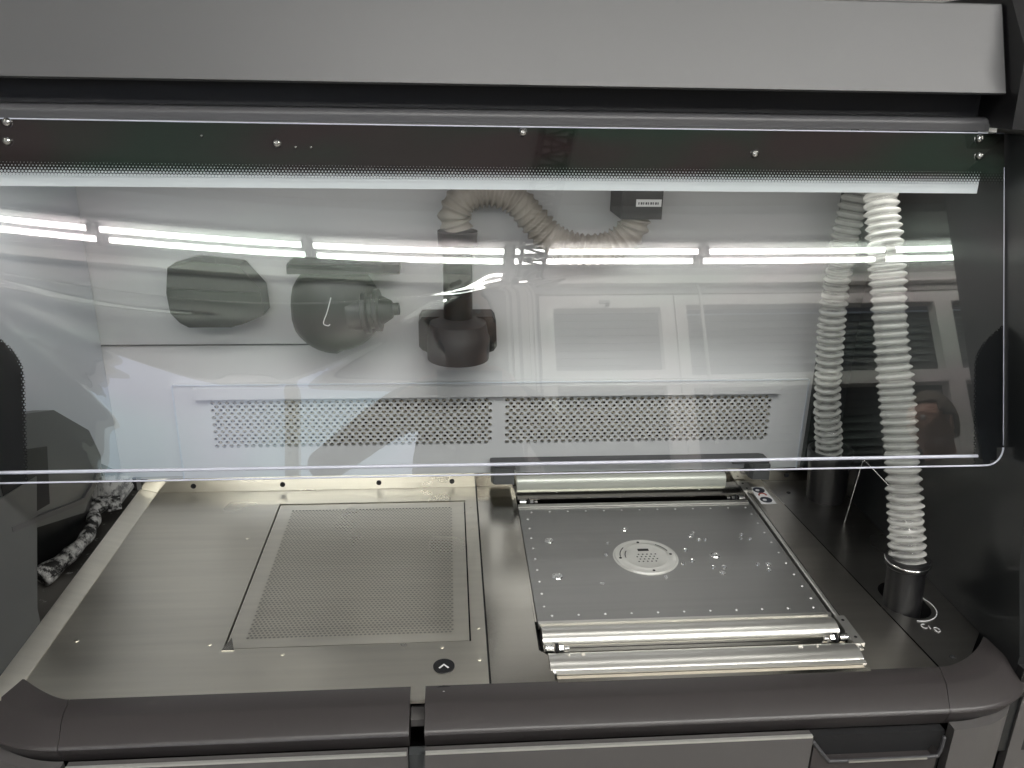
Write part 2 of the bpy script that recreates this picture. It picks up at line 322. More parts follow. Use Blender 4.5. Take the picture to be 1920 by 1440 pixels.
# --- back wall and its raised riser with bolts
box('back_wall', -0.56, XR-0.001, YB+0.002, YB+0.02, 0.026, 0.64, 'white', ST)
box('back_wall_seam', XL, -0.20, YB-0.0005, YB+0.0025, 0.2495, 0.2515, 'jamb', ST)
box('corner_post', 0.603, XR-0.0015, YB-0.012, YB+0.0015, 0.0265, 0.60, 'side', ST, bevel=0.003)
box('inner_roof', XL, XR-0.001, 1.035, YB, 0.61, 0.63, 'whiteside', ST)
riser = box('rear_riser', -0.50, 0.62, YB-0.006, YB+0.001, 0.0005, 0.026, 'steel2', ST, bevel=0.0012)
bp = revolve('riser_bolt', [(0, 0.0042), (0.001, 0.0042), (0.0014, 0.003), (0.0005, 0.0026)], (0, 0, 0), (0, -1, 0), 'blackmatt', riser, n=12)
bp.location = (-0.418, YB-0.006, 0.0115)
for x in (-0.275, -0.118, 0.003, 0.578): part_copy(bp, (x, YB-0.006, 0.0115))
# --- vent panel in the back wall
vp = prism('vent_panel', [(-0.43, 0.026), (-0.43, 0.178), (-0.423, 0.187), (0.585, 0.187), (0.592, 0.178), (0.592, 0.026)], 'y', YB-0.006, YB+0.001, 'white', None)
bpy.data.objects.remove(vp)
def back(u, v, k=0): return (u, YB-0.006-k, v)
V, F = [], []
def rq(x0, x1, z0, z1):
    k = len(V); V.extend([back(x0, z0), back(x1, z0), back(x1, z1), back(x0, z1)]); F.append((k, k+1, k+2, k+3))
G = [(-0.378, 0.071), (0.088, 0.536)]; gz0, gz1 = 0.080, 0.160
rq(-0.43, 0.592, gz1, 0.187); rq(-0.43, 0.592, 0.026, gz0); rq(-0.43, G[0][0], gz0, gz1); rq(G[0][1], G[1][0], gz0, gz1); rq(G[1][1], 0.592, gz0, gz1)
k = len(V)
for p, q in (((-0.43, 0.026), (-0.43, 0.187)), ((0.592, 0.026), (0.592, 0.187)), ((-0.43, 0.187), (0.592, 0.187))):
    k = len(V); V.extend([back(*p), back(*q), (q[0], YB+0.001, q[1]), (p[0], YB+0.001, p[1])]); F.append((k, k+1, k+2, k+3))
vp = link('vent_panel', V, F, 'white', ST)
box('panel_lip', -0.396, 0.544, YB-0.016, YB-0.0065, 0.1655, 0.184, 'white', vp, bevel=0.002)
for g in G:
    perforated('grille', g[0], g[1], gz0, gz1, 0.0115, 0.0062, 0.0037, 0.0029, back, 'white', vp, thick=-0.0015)
    def backm(u, v, k=0): return (u, YB-0.0005-k, v)
    perforated('filter_mesh', g[0], g[1], gz0, gz1, 0.0066, 0.0050, 0.0021, 0.0017, backm, 'mesh', vp)
    box('filter_box', g[0], g[1], YB+0.0005, YB+0.0015, gz0, gz1, 'blackmatt', vp)

for nm_, a_ in (('panel_edge', (-0.4315, -0.4295, 0.026, 0.186)), ('panel_edge', (0.5915, 0.5935, 0.026, 0.186)), ('panel_edge', (-0.4295, 0.5915, 0.1862, 0.1878))): box(nm_, a_[0], a_[1], YB-0.0085, YB-0.0062, a_[2], a_[3], 'whiteside', vp, bevel=0.0005)
# --- worktop sheets
def sheet(name, pts, z, mat, holes=None, th=0.004, bevel=0.0006):
    return prism(name, pts, 'z', z-th, z, mat, ST, bevel=bevel)
SL = 0.043
# left sheet is built round the sieve tray opening (tray x -0.272..0.023, y 0.834..1.192)
bm = bmesh.new()
for r in ((-0.477, -0.272, 0.74, 1.240), (-0.272, 0.0235, 0.74, 0.834), (-0.272, 0.0235, 1.193, 1.240), (0.0235, SL-0.0012, 0.745, 1.240), (-0.0462, -0.0303, 0.7345, 0.7399)):
    add_box(bm, r[0], r[1], r[2], r[3], -0.004, 0.0)
bmesh.ops.remove_doubles(bm, verts=bm.verts, dist=1e-5)
bm2 = bm; finish('left_worktop', bm2, 'steel', ST)
prism('worktop_rim', [(-0.504, -0.003), (-0.504, 0.0065), (-0.5025, 0.008), (-0.480, 0.0022), (-0.4772, 0.0008), (-0.4772, -0.004)], 'y', 0.755, 1.2385, 'steel', ST, smooth='auto')
box('joint_gap', SL-0.0011, SL+0.0011, 0.74, 1.238, -0.006, -0.0015, 'blackmatt', ST)
sheet('centre_worktop', [(SL+0.0012, 0.74), (0.118, 0.74), (0.116, 0.800), (0.104, 0.812), (0.106, 1.225), (0.104, 1.2385), (SL+0.0012, 1.2385)], 0.0005, 'steel2')
sheet('right_worktop', [(0.500, 0.792), (0.500, 1.2385), (0.536, 1.2385), (0.572, 0.74), (0.484, 0.74), (0.484, 0.79)], 0.0005, 'dsteel')
# dark strip with the hose slot: a ring of faces round a rounded slot
slot = []
for t in range(13): slot.append((0.601+0.025*math.cos(math.radians(180*t/12)), 0.905+0.025*math.sin(math.radians(180*t/12))))
for t in range(13): slot.append((0.601+0.025*math.cos(math.radians(180+180*t/12)), 0.872+0.025*math.sin(math.radians(180+180*t/12))))
outer = [(0.6595, 0.905), (0.6595, 1.2385), (0.537, 1.2385), (0.5615, 0.905), (0.5640, 0.872), (0.5735, 0.750), (0.612, 0.762), (0.6595, 0.815), (0.6595, 0.872)]
bm = bmesh.new(); so = [bm.verts.new((x, y, 0.001)) for x, y in slot]; sl = [bm.verts.new((x, y, -0.05)) for x, y in slot]; oo = [bm.verts.new((x, y, 0.001)) for x, y in outer]
bm.faces.new([oo[0], oo[1], oo[2], oo[3]] + [so[i] for i in range(12, -1, -1)])
bm.faces.new([oo[3], oo[4], so[13], so[12]])
bm.faces.new([oo[4], oo[5], oo[6], oo[7], oo[8]] + [so[i] for i in range(25, 12, -1)])
bm.faces.new([oo[8], oo[0], so[0], so[25]])
n = len(slot)
for i in range(n): bm.faces.new((so[i], so[(i+1) % n], sl[(i+1) % n], sl[i]))
bm.faces.new(sl)
rs = finish('slotted_worktop', bm, 'dsteel2', ST)
M['slotwall'] = M['blackmatt']; rs.data.materials.append(M['blackmatt'])
for f in rs.data.polygons:
    if f.center.z < -0.001: f.material_index = 1
arc = [Vector((0.601+0.031*math.cos(t), 0.872+0.031*math.sin(t), 0.0016)) for t in [math.radians(q) for q in range(-105, 35, 7)]]
arc = arc + [Vector((0.6265, 0.903, 0.0016))]
tube('slot_mark', arc, 0.0008, 'ink', rs, n=6)
# small printed mark by the slot
for pts in ([(0.5965+0.0035*math.cos(math.radians(q)), 0.831+0.0042*math.sin(math.radians(q))) for q in range(50, 311, 26)],
            [(0.6015, 0.8255), (0.6025, 0.832)], [(0.6085+0.0036*math.cos(math.radians(q)), 0.823+0.0045*math.sin(math.radians(q))) for q in range(-160, 121, 28)], [(0.6055, 0.8245), (0.6070, 0.8205)]):
    tube('printed_mark', [Vector((x, y, 0.0016)) for x, y in pts], 0.0006, 'ink', rs, n=5)
screw = revolve('worktop_screw', [(0, 0.0035), (0.0009, 0.0035), (0.0014, 0.0022)], (0, 0, 0), (0, 0, 1), 'blackmatt', ST, n=12)
screw.location = (0.565, 1.194, 0.001); part_copy(screw, (0.598, 0.772, 0.001))
sc2 = revolve('worktop_screw', [(0, 0.0030), (0.0006, 0.0030), (0.0009, 0.0016)], (0, 0, 0), (0, 0, 1), 'steel', ST, n=12); sc2.location = (-0.20, 0.822, 0)
for p in ((-0.012, 0.825), (0.032, 0.80), (0.033, 0.86), (0.033, 1.10), (0.033, 1.17), (-0.29, 0.845), (-0.45, 0.86), (-0.30, 1.09)): part_copy(sc2, (*p, 0.0))
# round touch buttons
def button(y):
    b = cyl('round_button', (-0.0095, y, -0.001), (-0.0095, y, 0.0012), 0.0125, 'black', ST, n=36)
    prism('chevron', [(-0.0060-0.0095, -0.0035+y), (-0.0095, 0.0030+y), (0.0060-0.0095, -0.0035+y), (0.0046-0.0095, -0.0048+y), (-0.0095, 0.0006+y), (-0.0046-0.0095, -0.0048+y)], 'z', 0.0013, 0.0018, 'ink', b)
button(0.789); button(0.7435)
# instruction sticker
stk = prism('instruction_sticker', [(0.505, 1.158), (0.5305, 1.158), (0.5300, 1.217), (0.5050, 1.217)], 'z', 0.0006, 0.0012, 'label', ST)
for yy, mm in ((1.205, 'dark_ink'), (1.171, 'dark_ink')):
    cyl('sticker_symbol', (0.5178, yy, 0.0010), (0.5178, yy, 0.0016), 0.0098, mm, stk, n=24)
    cyl('sticker_symbol', (0.5150, yy-0.001, 0.0016), (0.5150, yy-0.001, 0.0020), 0.0034, 'ink', stk, n=12)
tube('sticker_symbol', [Vector((0.5178+0.006*math.cos(math.radians(q)), 1.187+0.006*math.sin(math.radians(q)), 0.0014)) for q in range(-10, 200, 20)], 0.0014, 'red_ink', stk, n=6)

# --- bumper rail along the front
BP = [(0.757, -0.0060), (0.7570, 0.0002), (0.7555, 0.0010), (0.7290, 0.0030), (0.7240, 0.0022), (0.700, -0.0095), (0.6975, -0.0112), (0.6965, -0.0135), (0.7065, -0.036), (0.716, -0.040), (0.757, -0.040)]
def bumper(name, x0i, x0o, x1i, x1o):
    bm = bmesh.new(); A, B = [], []
    for y, z in BP:
        t = (0.757-y)/0.06; A.append(bm.verts.new((x0i+(x0o-x0i)*t, y, z))); B.append(bm.verts.new((x1i+(x1o-x1i)*t, y, z)))
    n = len(BP); bm.faces.new(A); bm.faces.new(B[::-1])
    for i in range(n): bm.faces.new((A[i], B[i], B[(i+1) % n], A[(i+1) % n]))
    return finish(name, bm, 'bumper', ST, 'auto')
bumper('front_bumper', -0.4155, -0.4045, -0.0465, -0.0465); bumper('front_bumper', -0.0300, -0.0300, 0.5725, 0.5530)
def bez(p, t):
    p = [Vector(q) for q in p]
    while len(p) > 1: p = [p[i]*(1-t)+p[i+1]*t for i in range(len(p)-1)]
    return p[0]
def corner(inner, outer):
    bm = bmesh.new(); rings = []
    for k in range(21):
        t = k/20; i_, o_ = bez(inner, t), bez(outer, t); ring = []
        for y, z in BP:
            s = (0.757-y)/0.0595; q = i_+(o_-i_)*s; ring.append(bm.verts.new((q.x, q.y, z+0.002*t)))
        rings.append(ring)
    n = len(BP)
    for A, B in zip(rings, rings[1:]):
        for i in range(n): bm.faces.new((A[i], B[i], B[(i+1) % n], A[(i+1) % n]))
    bm.faces.new(rings[0]); bm.faces.new(rings[-1][::-1])
    return finish('corner_bumper', bm, 'bumper', ST, 'auto')
RI = [(0.5732, 0.757), (0.600, 0.757), (0.632, 0.776), (0.6585, 0.806)]; RO = [(0.5538, 0.6975), (0.622, 0.697), (0.652, 0.710), (0.676, 0.748)]
corner(RI, RO)
box('side_ledge', 0.6610, 0.80, 0.735, 0.799, -0.03, 0.010, 'black', ST, bevel=0.003)
LI = [(-0.4162, 0.757), (-0.436, 0.757), (-0.480, 0.790), (-0.535, 0.838)]; LO = [(-0.4052, 0.6975), (-0.455, 0.697), (-0.505, 0.722), (-0.60, 0.80)]
corner(LI, LO)
# --- doors below the bumper
door_l = box('door_panel', -0.398, -0.048, 0.688, 0.6995, -0.50, -0.0312, 'door', ST, bevel=0.0008)
door_r = box('door_panel', -0.0300, 0.395, 0.688, 0.6995, -0.50, -0.0312, 'door', ST, bevel=0.0008)
for x0_, x1_, d__ in ((-0.397, -0.049, door_l), (-0.029, 0.394, door_r)): box('door_edge_highlight', x0_, x1_, 0.6872, 0.6906, -0.0310, -0.0282, 'alusat', d__, bevel=0.0008)  # bright strip modelled in place of the highlight along each door top
def corner_panel(name, path, z0, z1, th=0.012):
    bm = bmesh.new(); rings = []
    for k in range(17):
        t = k/16; p = bez(path, t); q = bez(path, min(1, t+0.01))-bez(path, max(0, t-0.01)); nrm = Vector((-q.y, q.x)).normalized()*th
        if nrm.y < 0: nrm = -nrm
        rings.append([bm.verts.new((p.x, p.y, z0)), bm.verts.new((p.x, p.y, z1)), bm.verts.new((p.x+nrm.x, p.y+nrm.y, z1)), bm.verts.new((p.x+nrm.x, p.y+nrm.y, z0))])
    for A, B in zip(rings, rings[1:]):
        for i in range(4): bm.faces.new((A[i], B[i], B[(i+1) % 4], A[(i+1) % 4]))
    bm.faces.new(rings[0]); bm.faces.new(rings[-1][::-1])
    return finish(name, bm, 'door', ST, 'auto', bevel=0.0018)
corner_panel('corner_panel', [(0.5580, 0.6895), (0.612, 0.6895), (0.642, 0.706), (0.662, 0.752)], -0.50, -0.030)
corner_panel('corner_panel', [(-0.404, 0.6895), (-0.450, 0.6895), (-0.50, 0.715), (-0.58, 0.795)], -0.50, -0.032)
corner_panel('side_skin', [(0.676, 0.742), (0.70, 0.742), (0.74, 0.76), (0.80, 0.80)], -0.50, -0.036)
box('carcass', -0.60, 0.70, 0.76, 1.25, -0.78, -0.052, 'blackmatt', ST)
box('plinth', -0.50, 0.60, 0.72, 1.2, -0.8, -0.60, 'recess', ST)
# things seen in the gap between the two bumpers
box('gap_bracket', -0.0455, -0.0310, 0.722, 0.745, -0.0240, -0.0150, 'door', ST)
box('gap_post', -0.0475, -0.0290, 0.704, 0.716, -0.30, -0.046, 'jamb', ST)
# drawer pull at lower right
pull = box('drawer_pull', 0.398, 0.555, 0.700, 0.760, -0.095, -0.0405, 'blackmatt', ST)
lipp = spline([(0.3965, 0.690, -0.0385), (0.400, 0.690, -0.043), (0.4165, 0.689, -0.064), (0.424, 0.689, -0.0665), (0.47, 0.6885, -0.0665), (0.536, 0.6885, -0.0660), (0.5455, 0.689, -0.062), (0.5480, 0.690, -0.052), (0.5482, 0.690, -0.040)], 8)
tube('pull_lip', lipp, 0.0022, 'mount', pull, n=8)
box('pull_glint', 0.440, 0.531, 0.6855, 0.688, -0.0668, -0.0648, 'alu', pull, bevel=0.0004)
prism('pull_scoop', [(0.398, -0.045), (0.418, -0.068), (0.540, -0.068), (0.5445, -0.060), (0.5460, -0.50), (0.398, -0.50)], 'y', 0.6895, 0.700, 'bumper', pull)

# ================================================================== sieve tray (lifts out of the left worktop)
TR = thing('sieve_tray', 'finely perforated steel tray sunk into the left worktop', 'tray', (-0.124, 1.013, -0.003))
def tl(x, y, z): return (x+0.124, y-1.013, z+0.003)
tx0, tx1, ty0, ty1 = -0.2700, 0.0215, 0.8365, 1.1905; px0, px1, py0, py1 = -0.250, 0.0035, 0.853, 1.174
V, F = [], []
def fq(x0, x1, y0, y1):
    k = len(V); V.extend([tl(x0, y0, -0.0012), tl(x1, y0, -0.0012), tl(x1, y1, -0.0012), tl(x0, y1, -0.0012)]); F.append((k, k+1, k+2, k+3))
fq(tx0, tx1, py1, ty1); fq(tx0, tx1, ty0, py0); fq(tx0, px0, py0, py1); fq(px1, tx1, py0, py1)
k = len(V); cs = [(tx0, ty0), (tx1, ty0), (tx1, ty1), (tx0, ty1)]
for x, y in cs: V.append(tl(x, y, -0.0012)); V.append(tl(x, y, -0.006))
for i in range(4): j = (i+1) % 4; F.append((k+2*i, k+2*i+1, k+2*j+1, k+2*j))
link('tray_frame', V, F, 'steel', TR)
def tray_map(u, v, k=0): return tl(u, v, -0.0012+k)
perforated('sieve_plate', px0, px1, py0, py1, 0.0052, 0.0045, 0.0017, 0.0016, tray_map, 'steel', TR)
bx = box('tray_floor', px0-0.0, px1, py0, py1, -0.0065, -0.0045, 'dsteel', TR); bx.data.transform(Matrix.Translation((0.124, -1.013, 0.003)))
g1 = prism('lift_tab', [(tx0-0.003, ty0-0.006), (tx0+0.012, ty0-0.006), (tx0+0.004, ty0+0.018)], 'z', 0.0003, 0.0012, 'steel2', TR); g1.data.transform(Matrix.Translation((0.124, -1.013, 0.003)))

# ================================================================== build unit (slot with platform, rollers, rails)
BU = thing('build_unit', 'grey build platform with silver centre disc between bright metal rollers', 'build platform', (0.30, 1.01, -0.003))
T0 = Matrix.Translation((-0.30, -1.01, 0.003))
def bu(o): o.data.transform(T0); return o
bu(box('slot_floor', 0.100, 0.503, 0.745, 1.243, -0.04, -0.022, 'blackmatt', BU))
plate = bu(box('platform_plate', 0.1085, 0.4885, 0.8680, 1.1620, -0.012, -0.0008, 'plate', BU, bevel=0.0006))
# perimeter screws
s0 = bu(revolve('plate_screw', [(0, 0.0017), (0.0006, 0.0013), (0.0008, 0.0006)], (0.30, 1.01, -0.003), (0, 0, 1), 'label', plate, n=10))
def at(x, y, z): return (x-0.30, y-1.01, z+0.003)
s0.location = at(0.128, 0.880, -0.0006)
for i in range(1, 11): part_copy(s0, at(0.128+i*0.0345, 0.880, -0.0006))
for i in range(0, 13): part_copy(s0, at(0.128+i*0.0290, 1.150, -0.0006))
for i in range(9): part_copy(s0, at(0.120, 0.900+i*0.0285, -0.0006)); part_copy(s0, at(0.478, 0.900+i*0.0285, -0.0006))
# machined pockets and bosses
def boss(x, y, r):
    r *= 1.15
    return bu(revolve('plate_boss', [(0, r), (0.0009, r*0.90), (0.0009, r*0.78), (0.0001, r*0.66), (0.0001, r*0.46), (0.0014, r*0.34), (0.0012, r*0.15)], (x, y, -0.0008), (0, 0, 1), 'chrome', plate, n=18))
for x, y, r in ((0.146, 0.969, 0.0068), (0.146, 1.063, 0.0062), (0.382, 1.012, 0.0066), (0.265, 1.090, 0.0045), (0.205, 0.948, 0.0028),
                (0.362, 1.067, 0.0042), (0.371, 1.055, 0.0032), (0.381, 1.055, 0.003), (0.368, 1.075, 0.0026), (0.343, 1.028, 0.0036), (0.345, 0.999, 0.0036),
                (0.370, 0.981, 0.0034), (0.386, 0.981, 0.0038), (0.379, 0.966, 0.0040), (0.441, 1.067, 0.0030), (0.436, 1.056, 0.0028), (0.449, 1.054, 0.0030),
                (0.436, 0.985, 0.0032), (0.452, 0.985, 0.0040), (0.447, 0.970, 0.0036), (0.224, 1.020, 0.0028), (0.232, 1.052, 0.0026), (0.330, 0.992, 0.003), (0.297, 0.960, 0.0028)):
    boss(x, y, r)
dc = (0.280, 1.012)
disc = bu(revolve('centre_disc', [(0, 0.0470), (0.0002, 0.0470), (0.0003, 0.0448), (0.0020, 0.0440), (0.0022, 0.0420), (0.0016, 0.0400), (0.0016, 0.0340), (0.0022, 0.0330), (0.0022, 0.0310), (0.0012, 0.0295), (0.0012, 0.001)], (dc[0], dc[1], -0.0008), (0, 0, 1), 'alusat', BU, n=48))
for q in (95, 185, 275, 5):
    x, y = dc[0]+0.0375*math.cos(math.radians(q)), dc[1]+0.0375*math.sin(math.radians(q)); bu(cyl('disc_hole', (x, y, 0.0004), (x, y, 0.0011), 0.0021, 'blackmatt', disc, n=12))
for i in range(-2, 3):
    for j in range(-2, 2):
        x, y = dc[0]+i*0.0062+(j % 2)*0.0031, dc[1]-0.001+j*0.0062; bu(cyl('vent_hole', (x, y, 0.0002), (x, y, 0.0006), 0.0013, 'blackmatt', disc, n=8))
bu(box('disc_slot', dc[0]-0.008, dc[0]+0.008, dc[1]+0.014, dc[1]+0.020, 0.0001, 0.0006, 'toolmid', disc))
for a0, a1, rr_ in ((140, 185, 0.0368), (150, 190, 0.0295), (20, 60, 0.0368)):
    t_ = tube('disc_groove', [Vector((dc[0]+rr_*math.cos(math.radians(q)), dc[1]+rr_*math.sin(math.radians(q)), 0.0007)) for q in range(a0, a1, 5)], 0.0007, 'blackmatt', disc, n=5); bu(t_)
# front edge strip, rollers
bu(box('front_strip', 0.1085, 0.4895, 0.8620, 0.8672, -0.006, 0.0010, 'alu', BU, bevel=0.0008))
def halfround(name, x0, x1, yc, zc, r, mat, squash=1.0, a0=0, a1=180):
    pts = [(yc+r*math.cos(math.radians(q)), zc+r*squash*math.sin(math.radians(q))) for q in range(a0, a1+1, 9)] + [(yc-r, zc-0.012), (yc+r, zc-0.012)]
    return bu(prism(name, pts, 'x', x0, x1, mat, BU, smooth='auto'))
halfround('front_roller', 0.1110, 0.4860, 0.8450, -0.0060, 0.0165, 'alu', 0.62)
bu(box('roller_tray', 0.1110, 0.4960, 0.8140, 0.8275, -0.012, -0.0050, 'steel2', BU, bevel=0.0008))
bu(box('tray_groove', 0.135, 0.455, 0.8205, 0.8212, -0.0052, -0.0046, 'blackmatt', BU))
def fitting(x, y, s, z=-0.001):
    f = bu(cyl('roller_bearing', (x, y, z), (x+s*0.010, y, z), 0.0052, 'chrome', BU, n=14))
    bu(cyl('bearing_collar', (x+s*0.013, y, z), (x+s*0.016, y, z), 0.0062, 'blackmatt', f, n=14)); bu(cyl('bearing_nut', (x+s*0.017, y, z), (x+s*0.022, y, z), 0.0048, 'chrome', f, n=6)); bu(cyl('bearing_pin', (x+s*0.024, y, z), (x+s*0.029, y, z), 0.0025, 'chrome', f, n=8))
fitting(0.1120, 0.8160, 1); fitting(0.4890, 0.8180, -1); fitting(0.1120, 1.1830, 1); fitting(0.4850, 1.1830, -1)
halfround('front_apron', 0.1140, 0.4900, 0.7900, -0.0050, 0.0185, 'alu', 0.52, 20, 180)
bu(prism('apron_lip', [(0.7735, -0.006), (0.7735, 0.0010), (0.7700, 0.0030), (0.7660, 0.0016), (0.7655, -0.008)], 'x', 0.1200, 0.4890, 'alu', BU, smooth='auto'))
bu(box('apron_step', 0.1200, 0.4880, 0.7590, 0.7650, -0.006, 0.0002, 'mesh', BU, bevel=0.0006)); bu(box('apron_step', 0.1200, 0.4880, 0.7530, 0.7585, -0.006, 0.0015, 'steel2', BU, bevel=0.0006))
for x, r in ((0.155, 0.0024), (0.138, 0.0012), (0.420, 0.0030), (0.441, 0.0014)): bu(cyl('apron_rivet', (x, 0.7960, 0.0035), (x, 0.7950, 0.0052), r, 'steel', BU, n=12))
# rear beam, bright strip and roller
bu(box('rear_strip', 0.1085, 0.4860, 1.1635, 1.1720, -0.006, 0.0018, 'alu', BU, bevel=0.0010))
bu(prism('rear_beam', [(1.1880, -0.012), (1.1880, 0.0020), (1.1905, 0.0040), (1.2130, 0.0062), (1.2160, 0.0040), (1.2160, -0.012)], 'x', 0.1090, 0.4880, 'steel2', BU, smooth='auto'))
for x in (0.175, 0.415): bu(revolve('beam_screw', [(0, 0.0018), (0.0006, 0.0014)], (x, 1.203, 0.0056), (0, 0, 1), 'chrome', BU, n=10))
halfround('rear_roller', 0.1100, 0.4640, 1.2270, 0.0140, 0.0105, 'rollerp', 1.0)
# bright side rails with a black gap each side
bu(prism('side_rail', [(0.4925, -0.010), (0.4925, 0.0006), (0.4940, 0.0018), (0.4975, 0.0018), (0.4985, 0.0006), (0.4985, -0.010)], 'y', 0.792, 1.238, 'alu', BU, smooth='auto'))
bu(box('rail_bracket', 0.4900, 0.5030, 0.8000, 0.8560, 0.0006, 0.0036, 'alu', BU, bevel=0.0008)); bu(box('rail_bracket', 0.4880, 0.5060, 1.2000, 1.2360, 0.0006, 0.0036, 'alu', BU, bevel=0.0008))
for x, y in ((0.4965, 0.846), (0.4970, 0.812), (0.498, 1.208), (0.497, 1.226)): bu(cyl('bracket_hole', (x, y, 0.0037), (x, y, 0.0041), 0.0020, 'blackmatt', BU, n=10))
bu(box('side_rail', 0.1045, 0.1070, 0.866, 1.222, -0.010, 0.0012, 'steel2', BU))
# hood over the rear of the slot
HD = thing('slot_hood', 'low grey metal hood with chamfered corners over the back of the platform slot', 'hood', (0.30, 1.22, 0.0))
hv = prism('hood_top', [(0.066, 1.2360), (0.073, 1.2430), (0.512, 1.2430), (0.530, 1.2360), (0.532, 1.2100), (0.522, 1.2080), (0.468, 1.2075), (0.468, 1.2190), (0.106, 1.2190), (0.106, 1.2000), (0.074, 1.2080), (0.066, 1.2150)], 'z', 0.0500, 0.0540, 'mount', HD, bevel=0.0008)
hv.data.transform(Matrix.Translation((-0.30, -1.22, 0)))
for x0, x1 in ((0.067, 0.104), (0.500, 0.531)):
    q = prism('hood_cheek', [(x0, 1.214), (x0+0.004, 1.2040), (x1, 1.2015), (x1, 1.238), (x0, 1.236)], 'z', 0.022, 0.0500, 'jamb', HD, bevel=0.0008); q.data.transform(Matrix.Translation((-0.30, -1.22, 0)))
q = box('hood_back', 0.104, 0.500, 1.2395, 1.2425, 0.028, 0.0500, 'steel', HD); q.data.transform(Matrix.Translation((-0.30, -1.22, 0)))
q = box('hood_latch', 0.290, 0.312, 1.2400, 1.2450, 0.054, 0.057, 'blackmatt', HD); q.data.transform(Matrix.Translation((-0.30, -1.22, 0)))

# ================================================================== the visor
VS = thing('clear_visor', 'clear bowed acrylic visor with dark printed top band over the worktop', 'visor', (0.08, 0.972, 0.592))
A_ = Vector((0, 0.842, 0.222)); B_ = Vector((0, 0.972, 0.592)); T_ = (B_-A_).normalized(); LEN = (B_-A_).length; N_ = Vector((0, -T_.z, T_.y))
VX0, VX1 = -0.50, 0.66-0.002
def bow(u, v):
    """small out-of-plane bow of the sheet, metres (u along, v up)"""
    s = (u-0.62)/0.58; q = v/LEN
    h = (0.0080 if s < 0 else 0.0022)*(s*s)*(q-0.45)
    # soft crease running down from the left end
    cv = 0.2275 - 0.036*math.sin(PI*min(1, u/0.66))
    amp = 0.00007*min(1, max(0, (0.66-u)/0.12))
    h += amp*math.exp(-((v-cv)/0.0022)**2)
    # a fan of shallow draw marks running from the left end
    for c0, sl, a_, sg, u1 in ((0.215, -0.30, 0.00034, 0.0090, 0.34), (0.205, -0.55, 0.00044, 0.0095, 0.26), (0.190, -0.95, 0.00048, 0.0105, 0.19), (0.170, -1.5, 0.00048, 0.0105, 0.13)):
        f_ = max(0.0, min(1.0, (u1-u)/0.12)); h += a_*f_*math.exp(-((v-(c0+sl*u+0.55*u*u))/sg)**2)
    f_ = max(0.0, min(1.0, (0.60-u)/0.10))*max(0.0, min(1.0, (u-0.30)/0.12)); h += 0.00036*f_*math.exp(-((v-(0.215-1.05*(0.55-u)**1.0*(0.45 if u < 0.55 else 0)))/0.0085)**2)
    h += 0.00003*math.sin(9*u+2.2*math.sin(5*v))*math.sin(14*v+u*3)
    return h
NU, NV = 140, 500; V, F, UV = [], [], []
rc = 0.022
for j in range(NV+1):
    for i in range(NU+1):
        v = LEN*j/NV; u = (VX1-VX0)*i/NU
        p = A_+T_*v+N_*bow(u, v); V.append((VX0+u-0.08, p.y-0.972, p.z-0.592)); UV.append((u, v))
W = VX1-VX0
def keep(u, v):
    if v < rc and u > W-rc: return (u-(W-rc))**2+(v-rc)**2 < rc*rc*1.02
    return True
for j in range(NV):
    for i in range(NU):
        q = [j*(NU+1)+i, j*(NU+1)+i+1, (j+1)*(NU+1)+i+1, (j+1)*(NU+1)+i]
        if all(keep(*UV[k]) for k in q): F.append(tuple(q))
vis = link('visor_sheet', V, F, 'visor', VS, smooth=True)
ul = vis.data.uv_layers.new(name='UVMap')
for lp in vis.data.loops: ul.data[lp.index].uv = UV[lp.vertex_index]
# thick lower lip, turned in, with polished edges
def vp_(u, v, k=0.0): p = A_+T_*v+N_*(k+bow(u, max(v, 0))); return Vector((VX0+u-0.08, p.y-0.972, p.z-0.592))
path = [(u, 0.010) for u in [W*i/40*0.972 for i in range(41)]]
tube('polished_edge', [vp_(u, v) for u, v in path], 0.0021, 'visoredge', VS, n=8)
path = [(W*0.972*i/40, -0.0015) for i in range(41)] + [(W-rc+rc*math.sin(math.radians(q)), rc-0.0015-rc*math.cos(math.radians(q))) for q in range(8, 91, 8)]
tube('polished_edge', [vp_(u, v) for u, v in path], 0.0011, 'visoredge', VS, n=8)
tube('polished_edge', [vp_(W, rc+0.33*i/20) for i in range(21)], 0.0006, 'visoredge', VS, n=6)
tube('polished_edge', [vp_(W*i/40, LEN) for i in range(41)], 0.0008, 'visoredge', VS, n=6)
bolt = revolve('visor_bolt', [(0, 0.0048), (0.0015, 0.0048), (0.0032, 0.0036), (0.0038, 0.0022), (0.0026, 0.0018)], (0, 0, 0), N_, 'chrome', VS, n=16)
def bpos(u, v): return vp_(u, v, 0.0008)
bolt.location = bpos(0.029, 0.388)
for u, v in ((0.029, 0.368), (0.313, 0.370), (0.586, 0.386), (0.855, 0.365), (1.127, 0.385), (1.127, 0.365)): part_copy(bolt, bpos(u, v))
for u, v in ((0.232, 0.377), (0.333, 0.366), (0.350, 0.366)):
    q = part_copy(bolt, bpos(u, v)); q.scale = (0.3, 0.3, 0.3)
# light bar behind the visor
LBAR = thing('light_bar', 'long white light bar glowing behind the top of the visor', 'light', (0.07, 0.97, 0.53))
box('diffuser', -0.60, 0.562, -0.010, 0.004, -0.0065, 0.0270, 'lightbar', LBAR, bevel=0.001); box('bar_housing', -0.60, 0.562, 0.0045, 0.03, -0.006, 0.055, 'recess', LBAR)

